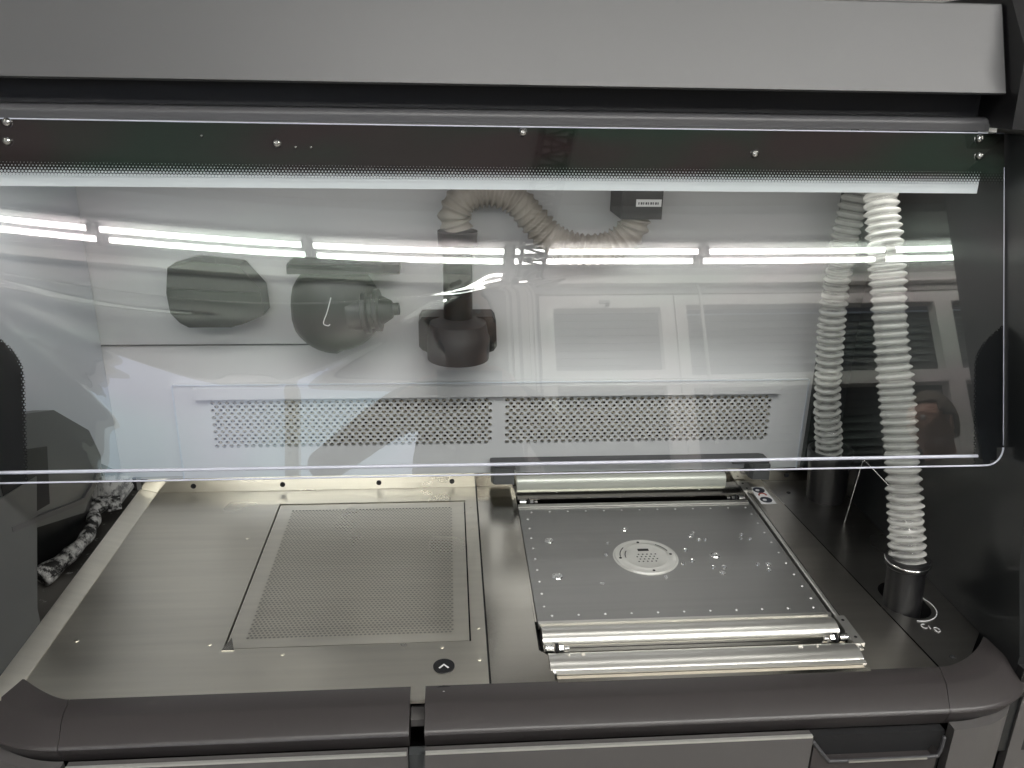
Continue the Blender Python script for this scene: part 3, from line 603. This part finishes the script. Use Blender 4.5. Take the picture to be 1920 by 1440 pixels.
# ================================================================== hoses at the right
def ribbed(name, pts, r, label, pitch=0.0106, depth=0.0038, mat='hose', n=28, k=40, cat='hose', crinkle=0.036, wob=1.1):
    t = thing(name, label, cat, tuple(pts[0])); P = spline([Vector(p)-Vector(pts[0]) for p in pts], k)
    # resample evenly
    L = [0]
    for q in range(1, len(P)): L.append(L[-1]+(P[q]-P[q-1]).length)
    m_ = int(L[-1]/(pitch/7)); Q = []; j = 0
    for i in range(m_+1):
        s = L[-1]*i/m_
        while j < len(L)-2 and L[j+1] < s: j += 1
        f = (s-L[j])/max(1e-9, L[j+1]-L[j]); Q.append(P[j].lerp(P[j+1], f))
    def rad(s):
        ph = 2*PI*s/pitch+wob*math.sin(s*31)+0.5*wob*math.sin(s*83+1); return r - depth*(1-(0.5+0.5*math.cos(ph))**1.7) + 0.0005*math.sin(s*37) + 0.0007*math.sin(s*613+2*math.sin(s*97))
    hw = tube('hose_wall', Q, rad, mat, t, n=n, closed_ends=False)
    ra = hw.data.attributes.new('rib', 'FLOAT', 'POINT')
    for i_ in range(len(hw.data.vertices)):
        sd = L[-1]*(i_//n)/m_; ra.data[i_].value = (0.5+0.5*math.cos(2*PI*sd/pitch+wob*math.sin(sd*31)+0.5*wob*math.sin(sd*83+1)))**1.3
    for i_, v_ in enumerate(hw.data.vertices):      # crinkles in the thin wall
        r_, k_ = divmod(i_, n); c_ = Q[min(r_, len(Q)-1)]; d_ = v_.co-c_; a_ = 2*PI*k_/n
        v_.co = c_+d_*(1+crinkle*(math.sin(3*a_+r_*0.11)*math.sin(r_*0.063+1.3*k_)+0.7*math.sin(7*a_-r_*0.29)))
    return t
h1 = ribbed('ribbed_hose', [(0.594, 0.888, 0.062), (0.5905, 0.905, 0.115), (0.5875, 0.922, 0.165), (0.582, 0.950, 0.240), (0.571, 0.980, 0.332), (0.564, 1.008, 0.424), (0.559, 1.030, 0.480), (0.556, 1.050, 0.530), (0.556, 1.07, 0.61)], 0.0225, 'large clear ribbed hose rising from black nozzle at the right of the worktop')
nz = thing('black_nozzle', 'glossy black nozzle standing in the slot under the large ribbed hose', 'nozzle', (0.592, 0.875, -0.03))
revolve('nozzle_body', [(0, 0.0225), (0.003, 0.0235), (0.085, 0.0235), (0.088, 0.0265), (0.099, 0.0275), (0.1, 0.0255), (0.094, 0.024)], (0, 0, 0), (0.0, 0.10, 1), 'black', nz, n=40)
tube('hose_clamp', [Vector((0.0275*math.cos(q*PI/12), 0.0092+0.0275*math.sin(q*PI/12), 0.0945)) for q in range(25)], 0.0013, 'chrome', nz, n=6)
h2 = ribbed('ribbed_hose', [(0.612, 1.170, 0.080), (0.604, 1.168, 0.120), (0.594, 1.167, 0.167), (0.586, 1.166, 0.239), (0.578, 1.166, 0.340), (0.580, 1.166, 0.430), (0.590, 1.166, 0.52), (0.60, 1.166, 0.61)], 0.0205, 'slimmer ribbed hose hanging at the back corner behind the large hose', pitch=0.0118)
cup = thing('black_cup', 'black hose cup under the slimmer hose in the back right corner', 'nozzle', (0.620, 1.175, 0.0015))
revolve('cup_body', [(0, 0.0300), (0.060, 0.0320), (0.072, 0.0350), (0.088, 0.0350), (0.089, 0.031), (0.06, 0.028)], (0, 0, 0), (-0.05, 0, 1), 'black', cup, n=32)
wr = tube('wire_hook', spline([(0.655, 1.02, 0.015), (0.655, 1.005, 0.075), (0.655, 0.99, 0.108), (0.648, 0.955, 0.125)], 8), 0.0009, 'chrome', None, n=6); bpy.data.objects.remove(wr)
tag(tube('wire_hook', spline([(0.613, 1.09, 0.000), (0.618, 1.09, 0.045), (0.624, 1.09, 0.100), (0.628, 1.09, 0.108), (0.634, 1.085, 0.103), (0.655, 1.04, 0.080)], 8), 0.0009, 'chrome', None, n=6), 'thin bent wire standing left of the large hose by the side wall', 'wire')
tag(tube('wire_hook', spline([(0.650, 1.00, 0.062), (0.655, 0.985, 0.045), (0.657, 0.955, 0.018), (0.657, 0.945, -0.002), (0.657, 0.935, -0.02)], 8), 0.0008, 'chrome', None, n=6), 'thin bent wire hooked to the dark side wall right of the large hose', 'wire')

# ================================================================== tools hanging inside, on the back wall
def slab(name, pts, y0, y1, mat, parent, bevel=0.006):
    o = prism(name, pts, 'y', y0, y1, mat, parent, bevel=bevel, smooth='auto'); return o
t1 = thing('grey_case', 'low mid grey case with chamfered lower corners, leftmost on the inner back wall', 'case', (0, 0, 0))
slab('case_body', [(-0.392, 0.300), (-0.404, 0.315), (-0.406, 0.345), (-0.400, 0.382), (-0.365, 0.392), (-0.300, 0.385), (-0.272, 0.350), (-0.270, 0.312), (-0.300, 0.299), (-0.320, 0.293), (-0.380, 0.293)], 1.195, 1.238, 'toolmid', t1)
slab('case_band', [(-0.402, 0.338), (-0.402, 0.352), (-0.272, 0.346), (-0.271, 0.332)], 1.190, 1.1945, 'toolgrey', t1, bevel=0.001)
t2 = thing('bulb_blower', 'dark rounded bulb with ringed nozzle pointing right, on the inner back wall', 'blower', (-0.165, 1.19, 0.32))
bm = bmesh.new(); bmesh.ops.create_uvsphere(bm, u_segments=32, v_segments=20, radius=1.0)
for v in bm.verts:
    v.co = Vector((v.co.x*0.068, v.co.y*0.04, v.co.z*0.066))
    if v.co.z > 0: v.co.z *= 1.15
    if v.co.x > 0 and v.co.z < 0: v.co.z *= 0.93
    v.co.z = min(v.co.z, 0.055); v.co.x = max(v.co.x, -0.062)
finish('bulb', bm, 'toolgrey', t2, True)
revolve('ringed_nozzle', [(0, 0.030), (0.020, 0.028), (0.022, 0.033), (0.028, 0.033), (0.030, 0.026), (0.036, 0.026), (0.038, 0.031), (0.044, 0.031), (0.046, 0.022), (0.062, 0.013), (0.064, 0.009), (0.072, 0.009)], (0.022, -0.012, 0.0), (1, -0.1, 0.10), 'toolgrey', t2)
box('hanger_bracket', -0.065, 0.095, -0.01, 0.045, 0.056, 0.070, 'toolgrey', t2, bevel=0.002)
tube('pull_cord', spline([(0.000, -0.043, 0.030), (-0.006, -0.046, 0.010), (-0.012, -0.047, -0.006), (-0.006, -0.047, -0.010), (-0.003, -0.047, -0.008)], 6), 0.0008, 'ink', t2, n=6)
t3 = thing('suction_head', 'dark suction head with wide rounded body on a thick neck below the duct', 'suction head', (0.014, 1.19, 0.28))
def tt(o): o.data.transform(Matrix.Translation((-0.014, -1.19, -0.28))); return o
tt(slab('head_back', [(-0.040, 0.256), (-0.045, 0.262), (-0.045, 0.300), (-0.040, 0.308), (0.066, 0.308), (0.071, 0.302), (0.073, 0.262), (0.068, 0.254), (0.040, 0.244), (0.012, 0.241), (-0.015, 0.244)], 1.195, 1.238, 'toolgrey', t3, 0.003))
revolve('head_body', [(0, 0.036), (0.003, 0.046), (0.036, 0.047), (0.040, 0.045), (0.058, 0.042), (0.064, 0.026)], (0, -0.012, -0.034), (0, 0, 1), 'toolmid', t3, n=36)
revolve('neck', [(0, 0.0215), (0.13, 0.0215)], (0, -0.004, 0.015), (0, 0, 1), 'toolgrey', t3, n=24)
revolve('collar', [(0, 0.028), (0.020, 0.029), (0.021, 0.026)], (0, -0.004, 0.138), (0, 0, 1), 'toolmid', t3, n=24)
d_ = ribbed('flexible_duct', [(0.014, 1.186, 0.440), (0.010, 1.186, 0.462), (0.026, 1.186, 0.486), (0.060, 1.186, 0.495), (0.095, 1.186, 0.483), (0.122, 1.186, 0.455), (0.150, 1.186, 0.428), (0.190, 1.186, 0.412), (0.235, 1.186, 0.416), (0.264, 1.186, 0.436), (0.272, 1.186, 0.462)], 0.0235, 'beige ribbed duct looping between suction head and dark connector box', pitch=0.0105, depth=0.004, mat='duct', n=22, cat='duct')
cb = thing('connector_box', 'dark connector box with a white label at the end of the beige duct', 'connector', (0.272, 1.186, 0.478))
box('box_body', -0.028, 0.030, -0.030, 0.055, -0.018, 0.045, 'toolmid', cb, bevel=0.002); lb_ = box('box_label', -0.008, 0.028, -0.0308, -0.0302, 0.000, 0.010, 'label', cb)
for i in range(9): box('label_print', -0.005+i*0.0034, -0.005+i*0.0034+0.0016+0.0008*(i % 2), -0.0312, -0.0309, 0.0030, 0.0062, 'dark_ink', lb_)

# ================================================================== left pocket: bin and brush
bn = thing('dark_bin', 'dark grey bin with a slanted lid at the left edge behind the visor', 'bin', (-0.60, 1.04, -0.019))
LID = [(0.868, 0.262), (0.90, 0.275), (1.02, 0.235), (1.105, 0.170), (1.128, 0.120), (1.120, 0.095), (1.05, 0.070), (0.868, 0.14)]
o = prism('bin_lid', [(y-1.04, z+0.019) for y, z in LID], 'x', -0.26+0.0, 0.0945, 'jamb', bn, bevel=0.004, smooth='auto')
o = prism('lid_inset', [(y-1.04, z+0.019) for y, z in ((0.872, 0.225), (0.90, 0.232), (0.985, 0.200), (0.965, 0.130), (0.872, 0.150))], 'x', 0.0946, 0.0955, 'blackmatt', bn)
o = prism('lid_ridge', [(y-1.04, z+0.019) for y, z in ((0.872, 0.143), (1.05, 0.085), (1.118, 0.100), (1.118, 0.106), (1.05, 0.092), (0.872, 0.150))], 'x', 0.0946, 0.0975, 'mount', bn)
revolve('bin_body', [(0, 0.15), (0.07, 0.165), (0.10, 0.168)], (-0.10, 0.08, 0.0005), (0, 0, 1), 'side', bn, n=48)
br = thing('hand_brush', 'black hand brush caked with white powder leaning in the left pocket', 'brush', (-0.535, 1.10, 0.0))
hp = spline([(-0.018, -0.100, 0.000), (0.002, -0.062, 0.008), (0.010, -0.020, 0.012), (0.004, 0.025, 0.014), (-0.006, 0.052, 0.016), (0.000, 0.066, 0.018)], 10)
tube('handle', hp, lambda s: 0.0150-0.0055*min(1, s/0.06)+0.0012*math.sin(s*150), 'powderbrush', br, n=16)
prism('brush_head', [(-0.024, 0.048), (-0.028, 0.066), (-0.024, 0.080), (0.022, 0.086), (0.027, 0.074), (0.010, 0.064)], 'z', 0.008, 0.026, 'powderbrush', br, bevel=0.003, smooth='auto')
V, F = [], []
for i in range(700):
    x = random.uniform(-0.024, 0.022); z = random.uniform(0.010, 0.024); ln = random.uniform(0.024, 0.034); dx = x*0.55; r_ = 0.0008
    y = 0.081+0.004*random.random(); k = len(V); z2 = z+0.018+0.5*(z-0.017)
    V.extend([(x-r_, y, z), (x+r_, y, z), (x+dx+r_, y+ln, z2), (x+dx-r_, y+ln, z2), (x, y, z+r_*2), (x+dx, y+ln, z2+r_*2)])
    F.extend([(k, k+1, k+2, k+3), (k+1, k+4, k+5, k+2), (k+4, k, k+3, k+5)])
bb = link('bristles', V, F, 'bristle', br); bb['kind'] = 'stuff'

# ================================================================== the room that is mirrored in the visor
FZ, CZ, WY = -0.8, 2.42, -2.95
struct(box('floor', -5.0, 6.0, WY-0.3, 3.0, FZ-0.02, FZ, 'floor'))
struct(box('wall_behind_machine', -5.0, 6.0, 2.6, 2.65, FZ, CZ, 'wall'))
struct(box('ceiling', -5.0, 6.0, -2.27, 3.0, CZ, CZ+0.05, 'ceil'))
struct(box('ceiling_soffit', -5.0, 6.0, WY, -2.272, CZ-0.05, CZ+0.05, 'soffit'))
struct(box('wall_left', -5.05, -5.0, WY, 3.0, FZ, CZ, 'wall')); struct(box('wall_right', 6.0, 6.05, WY, 3.0, FZ, CZ, 'wall'))
# window wall, built round its openings
struct(box('wall_rear', -5.0, 6.0, WY-0.2, WY, 2.19, CZ, 'wall'))
struct(box('wall_below_windows', -5.0, 6.0, WY-0.2, WY, FZ, 0.55, 'wall'))
struct(box('wall_pier', 0.36, 0.55, WY-0.2, WY, 0.55, 2.19, 'wall')); struct(box('wall_pier', -5.0, -2.10, WY-0.2, WY, 0.55, 2.19, 'wall'))
struct(box('wall_over_low_window', -2.10, 0.36, WY-0.2, WY, 1.62, 2.19, 'wall'))
struct(box('cornice', -5.0, 6.0, WY, WY+0.06, 2.235, 2.29, 'frame'))
def window(name, label, x0, x1, z0, z1, bars_x=(), bars_z=(), blind=None, fw=0.055, group='windows in the room wall'):
    wdw = thing(name, label, 'window', ((x0+x1)/2, WY-0.05, z0), group); ox, oz = (x0+x1)/2, z0
    xs = [x0]+list(bars_x)+[x1]; zs = [z0]+list(bars_z)+[z1]
    def fb(a0, a1, b0, b1, nm='frame_bar'): box(nm, a0-ox, a1-ox, -0.03, 0.05, b0-oz, b1-oz, 'frame', wdw, bevel=0.004)
    fb(x0, x0+fw, z0, z1); fb(x1-fw, x1, z0, z1); fb(x0+fw, x1-fw, z0, z0+fw); fb(x0+fw, x1-fw, z1-fw, z1)
    for q in bars_x: fb(q-fw*0.8, q+fw*0.8, z0+fw, z1-fw)
    for q in bars_z:
        e = [x0+fw]+[b for bx_ in bars_x for b in (bx_-fw*0.8, bx_+fw*0.8)]+[x1-fw]
        for i in range(0, len(e), 2): fb(e[i], e[i+1], q-fw*0.6, q+fw*0.6, 'transom')
    if blind:
        nsl = int((z1-z0-2*fw)/0.05)
        sl_ = bpy.data.meshes.new('slat'); bm = bmesh.new(); add_box(bm, x0+fw-ox, x1-fw-ox, -0.022, -0.018, -0.029, 0.029)
        bmesh.ops.rotate(bm, verts=bm.verts, cent=(0, -0.02, 0), matrix=Matrix.Rotation(math.radians(22), 3, 'X')); bm.to_mesh(sl_); bm.free(); sl_.materials.append(M['blind'])
        for i in range(nsl):
            s_ = bpy.data.objects.new('slat', sl_); C.objects.link(s_); s_.parent = wdw; s_.location = (0, -0.03, fw+0.025+i*0.05)
        box('pane', x0+fw-ox, x1-fw-ox, -0.10, -0.095, fw, z1-z0-fw, 'daylight2', wdw)
    else: box('pane', x0+fw-ox, x1-fw-ox, -0.025, -0.02, fw, z1-z0-fw, 'daylight', wdw)
    return wdw
M['daylight2'] = pr('overcast_pane', (0.3, 0.35, 0.4), 0.3, emit=(0.7, 0.85, 1.0), estr=0.35)
window('blind_window', 'small upper window with grey slatted blind and handle above it, left of the wide one', 0.57, 1.42, 0.56, 2.18, bars_z=(1.63,), blind=True, fw=0.085)
wA = [o for o in C.objects if o.name == 'blind_window'][0]
hd_ = box('window_handle', -0.012, 0.012, 0.052, 0.085, 1.545, 1.570, 'toolmid', wA, bevel=0.004); box('handle_grip', -0.055, 0.012, 0.086, 0.100, 1.548, 1.566, 'toolmid', hd_, bevel=0.004)
wB = window('blind_window', 'wide blind window at the right with a thick white post', 1.43, 5.2, 0.56, 2.18, bars_x=(3.20,), bars_z=(1.60,), blind=True, fw=0.07)
window('daylight_window', 'low bright window filled with bluish daylight behind the photographer', -2.08, 0.345, 0.56, 1.61, bars_x=(-0.95,), fw=0.05)
tag(tube('wall_conduit', [Vector(p) for p in ((-0.1, WY+0.03, 2.30), (1.45, WY+0.03, 2.29))] + spline([(1.50, WY+0.03, 2.285), (1.56, WY+0.03, 2.26), (1.585, WY+0.03, 2.18), (1.59, WY+0.03, 2.0)], 8) + [Vector((1.60, WY+0.03, 1.2))], 0.011, 'frame', None, n=10), 'white conduit bending down across the wide blind window', 'conduit')
# door frame mouldings left of the blind window
df = thing('door_frame', 'white stepped door frame between the low bright window and the small blind window', 'door frame', (0.45, WY, FZ))
for i, (x, wd, dp) in enumerate(((-0.09, 0.02, 0.03), (-0.055, 0.03, 0.05), (0.0, 0.045, 0.02), (0.045, 0.02, 0.05), (0.078, 0.012, 0.03))): box('moulding', x, x+wd, 0.001, dp, 0.0, 3.10, 'frame', df, bevel=0.003)
# tube lights: fixture > tubes, end sockets
def fixture(loc, label):
    f = thing('tube_light', label, 'ceiling light', loc, 'twin tube lights on the ceiling')
    box('reflector_tray', -0.575, 0.575, -0.11, 0.11, 0.035, 0.050, 'fixture', f, bevel=0.003); box('ballast_cover', -0.54, 0.54, -0.028, 0.028, 0.012, 0.035, 'fixture', f, bevel=0.003)
    for y in (-0.062, 0.062):
        cyl('tube', (-0.545, y, 0.0), (0.545, y, 0.0), 0.016, 'tube', f, n=14)
        for s in (-1, 1): box('tube_socket', s*0.5475, s*0.560, y-0.018, y+0.018, -0.02, 0.034, 'toolmid', f)
    return f
TY, TZ = -2.665, 2.305
f0 = fixture((-2.53, TY, TZ), 'twin tube light in the window row, first from the left')
words = ['second', 'third', 'fourth', 'fifth', 'sixth']
for i in range(1, 6): dupe(f0, (-2.53+1.16*i, TY, TZ), 'twin tube light in the window row, %s from the left' % words[i-1])
for i in range(3): dupe(f0, (0.04+1.18*i, -0.75, 2.30), 'twin tube light in the unseen near row, %s' % ['at its left end', 'in its middle', 'at its right end'][i])  # row out of view, lined up with the added fill light
# wire cable tray hanging under the ceiling
ct = thing('cable_tray', 'black wire lattice cable tray hanging below the ceiling lights', 'cable tray', (0.50, -1.0, 2.235))
bm = bmesh.new(); L0, L1 = 0.9, -2.1
corners = [(-0.07, 0.0), (0.07, 0.0), (-0.07, 0.08), (0.07, 0.08)]
for x, z in corners: add_cyl(bm, (x, L0, z), (x, L1, z), 0.009, n=6)
nst = 40
for i in range(nst):
    y = L0+(L1-L0)*i/nst; y2 = L0+(L1-L0)*(i+1)/nst; s = 1 if i % 2 else -1
    add_cyl(bm, (-0.07, y, 0), (0.07, y, 0), 0.0075, n=5); add_cyl(bm, (-0.07*s, y, 0), (0.07*s, y2, 0), 0.0075, n=5)
    for x in (-0.07, 0.07): add_cyl(bm, (x, y, 0.0 if s > 0 else 0.07), (x, y2, 0.07 if s > 0 else 0.0), 0.0075, n=5)
finish('wire_lattice', bm, 'tray', ct)
for y in (0.5, -0.6, -1.7): cyl('drop_rod', (0.0, y, 0.07), (0.0, y, 0.184), 0.005, 'tray', ct, n=8)

# ================================================================== people mirrored in the visor
def skin_fig(name, label, base, facing, pose, shirt, scale=1.0):
    """base: floor point; body grown from a skeleton with a skin modifier"""
    t = thing(name, label, 'person', base); t.rotation_euler = (0, 0, facing); t.scale = (scale,)*3
    def grow(nm, verts, edges, radii, mat, sub=2, root=0):
        me = bpy.data.meshes.new(nm); me.from_pydata(verts, edges, []); o = bpy.data.objects.new(nm, me); C.objects.link(o); o.parent = t
        sk = o.modifiers.new('skin', 'SKIN'); sk.use_smooth_shade = True
        me.skin_vertices.new() if not me.skin_vertices else None
        for i, r in enumerate(radii):
            r = r if isinstance(r, tuple) else (r, r); me.skin_vertices[0].data[i].radius = r
        me.skin_vertices[0].data[root].use_root = True
        ss = o.modifiers.new('sub', 'SUBSURF'); ss.levels = ss.render_levels = sub; me.materials.append(M[mat]); return o
    # torso, legs (front of the figure is -y)
    V = [(0, 0, 0.95), (0, 0, 1.10), (0, 0, 1.28), (0, 0, 1.42), (0, -0.005, 1.50)]
    E = [(0, 1), (1, 2), (2, 3), (3, 4)]; Rr = [(0.16, 0.11), (0.145, 0.10), (0.17, 0.115), (0.12, 0.085), (0.05, 0.055)]
    sh = pose['arms']
    for s, arm in sh.items():
        sgn = -1 if s == 'l' else 1; k = len(V)
        V += [(sgn*0.17, 0, 1.41), arm[0], arm[1]]; E += [(3, k), (k, k+1), (k+1, k+2)]; Rr += [0.062, 0.043, 0.032]
    grow('upper_body', V, E, Rr, shirt)
    V = [(0, 0, 0.98)]; E = []; Rr = [(0.15, 0.11)]
    for sgn in (-1, 1):
        k = len(V); V += [(sgn*0.10, 0, 0.88), (sgn*0.11, -0.01, 0.50), (sgn*0.11, 0.01, 0.08), (sgn*0.115, -0.10, 0.04), (sgn*0.12, -0.16, 0.035)]; E += [(0, k), (k, k+1), (k+1, k+2), (k+2, k+3), (k+3, k+4)]; Rr += [0.095, 0.062, 0.042, 0.040, 0.036]
    grow('legs', V, E, Rr, 'trousers')
    # hands with five bent fingers, closed towards the figure's middle
    for s, arm in sh.items():
        sgn = -1 if s == 'l' else 1; wv = Vector(arm[1]); d = (Vector(arm[1])-Vector(arm[0])).normalized(); side = Vector((0, 0, 1)); side = (side-d*side.dot(d)).normalized(); inn = Vector((-sgn, 0, 0)); inn = (inn-d*inn.dot(d)).normalized()
        V = [tuple(wv), tuple(wv+d*0.045), tuple(wv+d*0.085)]; E = [(0, 1), (1, 2)]; Rr = [0.026, (0.036, 0.018), (0.038, 0.016)]
        for f_ in range(4):
            b0 = wv+d*0.088+side*(0.028-0.019*f_); ln = (0.036, 0.042, 0.039, 0.030)[f_]; k = len(V)
            V += [tuple(b0), tuple(b0+d*ln*0.8+inn*ln*0.4), tuple(b0+d*ln*1.1+inn*ln*1.25)]; E += [(2, k), (k, k+1), (k+1, k+2)]; Rr += [0.010, 0.009, 0.007]
        k = len(V); b0 = wv+d*0.03+side*0.025; V += [tuple(b0), tuple(b0+side*0.022+d*0.025+inn*0.02), tuple(b0+side*0.026+d*0.045+inn*0.042)]; E += [(1, k), (k, k+1), (k+1, k+2)]; Rr += [0.013, 0.011, 0.008]
        grow('hand', V, E, Rr, 'skin', 1)
    # neck and head with face
    hd = bmesh.new(); bmesh.ops.create_uvsphere(hd, u_segments=40, v_segments=28, radius=1.0)
    for v in hd.verts:
        x, y, z = v.co; X, Y, Z = x*0.076, y*0.098, z*0.118
        if z < -0.1: f_ = 1+0.30*(z+0.1); X *= f_; Y = Y*(1+0.12*(z+0.1)) - 0.012*(-z-0.1)*(1 if y < 0.3 else 0)
        if y < 0:
            Y -= 0.024*math.exp(-((x)/0.18)**2-((z+0.12)/0.16)**2)*(1 if z < 0.12 else 0.6)          # nose
            Y += 0.010*(math.exp(-((x-0.42)/0.20)**2-((z-0.06)/0.12)**2)+math.exp(-((x+0.42)/0.20)**2-((z-0.06)/0.12)**2))   # eye sockets
            Y -= 0.006*math.exp(-(x/0.34)**2-((z+0.46)/0.07)**2)                                    # lips
            Y -= 0.008*math.exp(-(x/0.30)**2-((z+0.82)/0.16)**2)                                    # chin
            Y -= 0.005*math.exp(-((z-0.20)/0.07)**2)*math.exp(-(abs(x)-0.35)**2/0.08)               # brow
        v.co = (X, Y, Z)
    H = finish('head', hd, 'skin', t, True); H.location = (0, -0.015, 1.635)
    revolve('neck', [(0, 0.062), (0.05, 0.055), (0.13, 0.056)], (0, 0.012, 1.44), (0, -0.1, 1), 'skin', t, n=20)
    hr = bmesh.new(); bmesh.ops.create_uvsphere(hr, u_segments=40, v_segments=28, radius=1.0)
    dele = []
    for v in hr.verts:
        x, y, z = v.co
        cut = 0.52 if y < -0.45 else (-0.05 if y < 0.1 else -0.45)
        if abs(x) > 0.62 and y < 0.1 and y > -0.42: cut = 0.02
        if z < cut: dele.append(v)
        v.co = (x*0.083, y*0.106+0.004, z*0.127+0.001); v.co *= 1+0.012*math.sin(31*x+17*z)
    bmesh.ops.delete(hr, geom=dele, context='VERTS'); hh = finish('hair', hr, 'hair', H, True); hh.modifiers.new('thick', 'SOLIDIFY').thickness = 0.006
    for sgn in (-1, 1):
        e = revolve('ear', [(0, 0.016), (0.006, 0.021), (0.010, 0.019), (0.007, 0.010)], (sgn*0.070, 0.008, -0.012), (sgn, 0.35, 0.0), 'skin', H, n=18); e.scale = (1, 1, 1.35)
        ey = revolve('eye', [(0, 0.010), (0.006, 0.008), (0.008, 0.004)], (sgn*0.031, -0.083, 0.008), (0, -1, 0), 'label', H, n=14)
    return t
# the photographer, holding the phone that takes the picture
skin_fig('person', 'photographer in a dark shirt holding up a phone, mirrored in the visor', (0.045, -0.36, -0.805), PI, {'arms': {'l': [(-0.25, -0.08, 1.20), (-0.125, -0.21, 1.34)], 'r': [(0.38, -0.08, 1.22), (0.165, -0.21, 1.34)]}}, 'shirt', 1.04)
ph = thing('phone', 'black phone held up in landscape by the photographer', 'phone', (0.045, -0.03, 0.615))
box('phone_body', -0.075, 0.075, -0.004, 0.004, -0.036, 0.036, 'black', ph, bevel=0.003); cyl('phone_lens', (-0.045, 0.004, 0.020), (-0.045, 0.0055, 0.020), 0.006, 'black', ph, n=20)
ph.rotation_euler = (math.radians(-20), 0, 0)
# bystander at the right
skin_fig('person', 'bystander with short brown hair in a dark jacket, mirrored at the right of the visor', (1.725, -0.95, -0.805), -PI*0.62, {'arms': {'l': [(-0.24, 0.02, 1.15), (-0.25, -0.06, 0.92)], 'r': [(0.24, 0.02, 1.15), (0.25, -0.06, 0.92)]}}, 'jacket', 0.95)
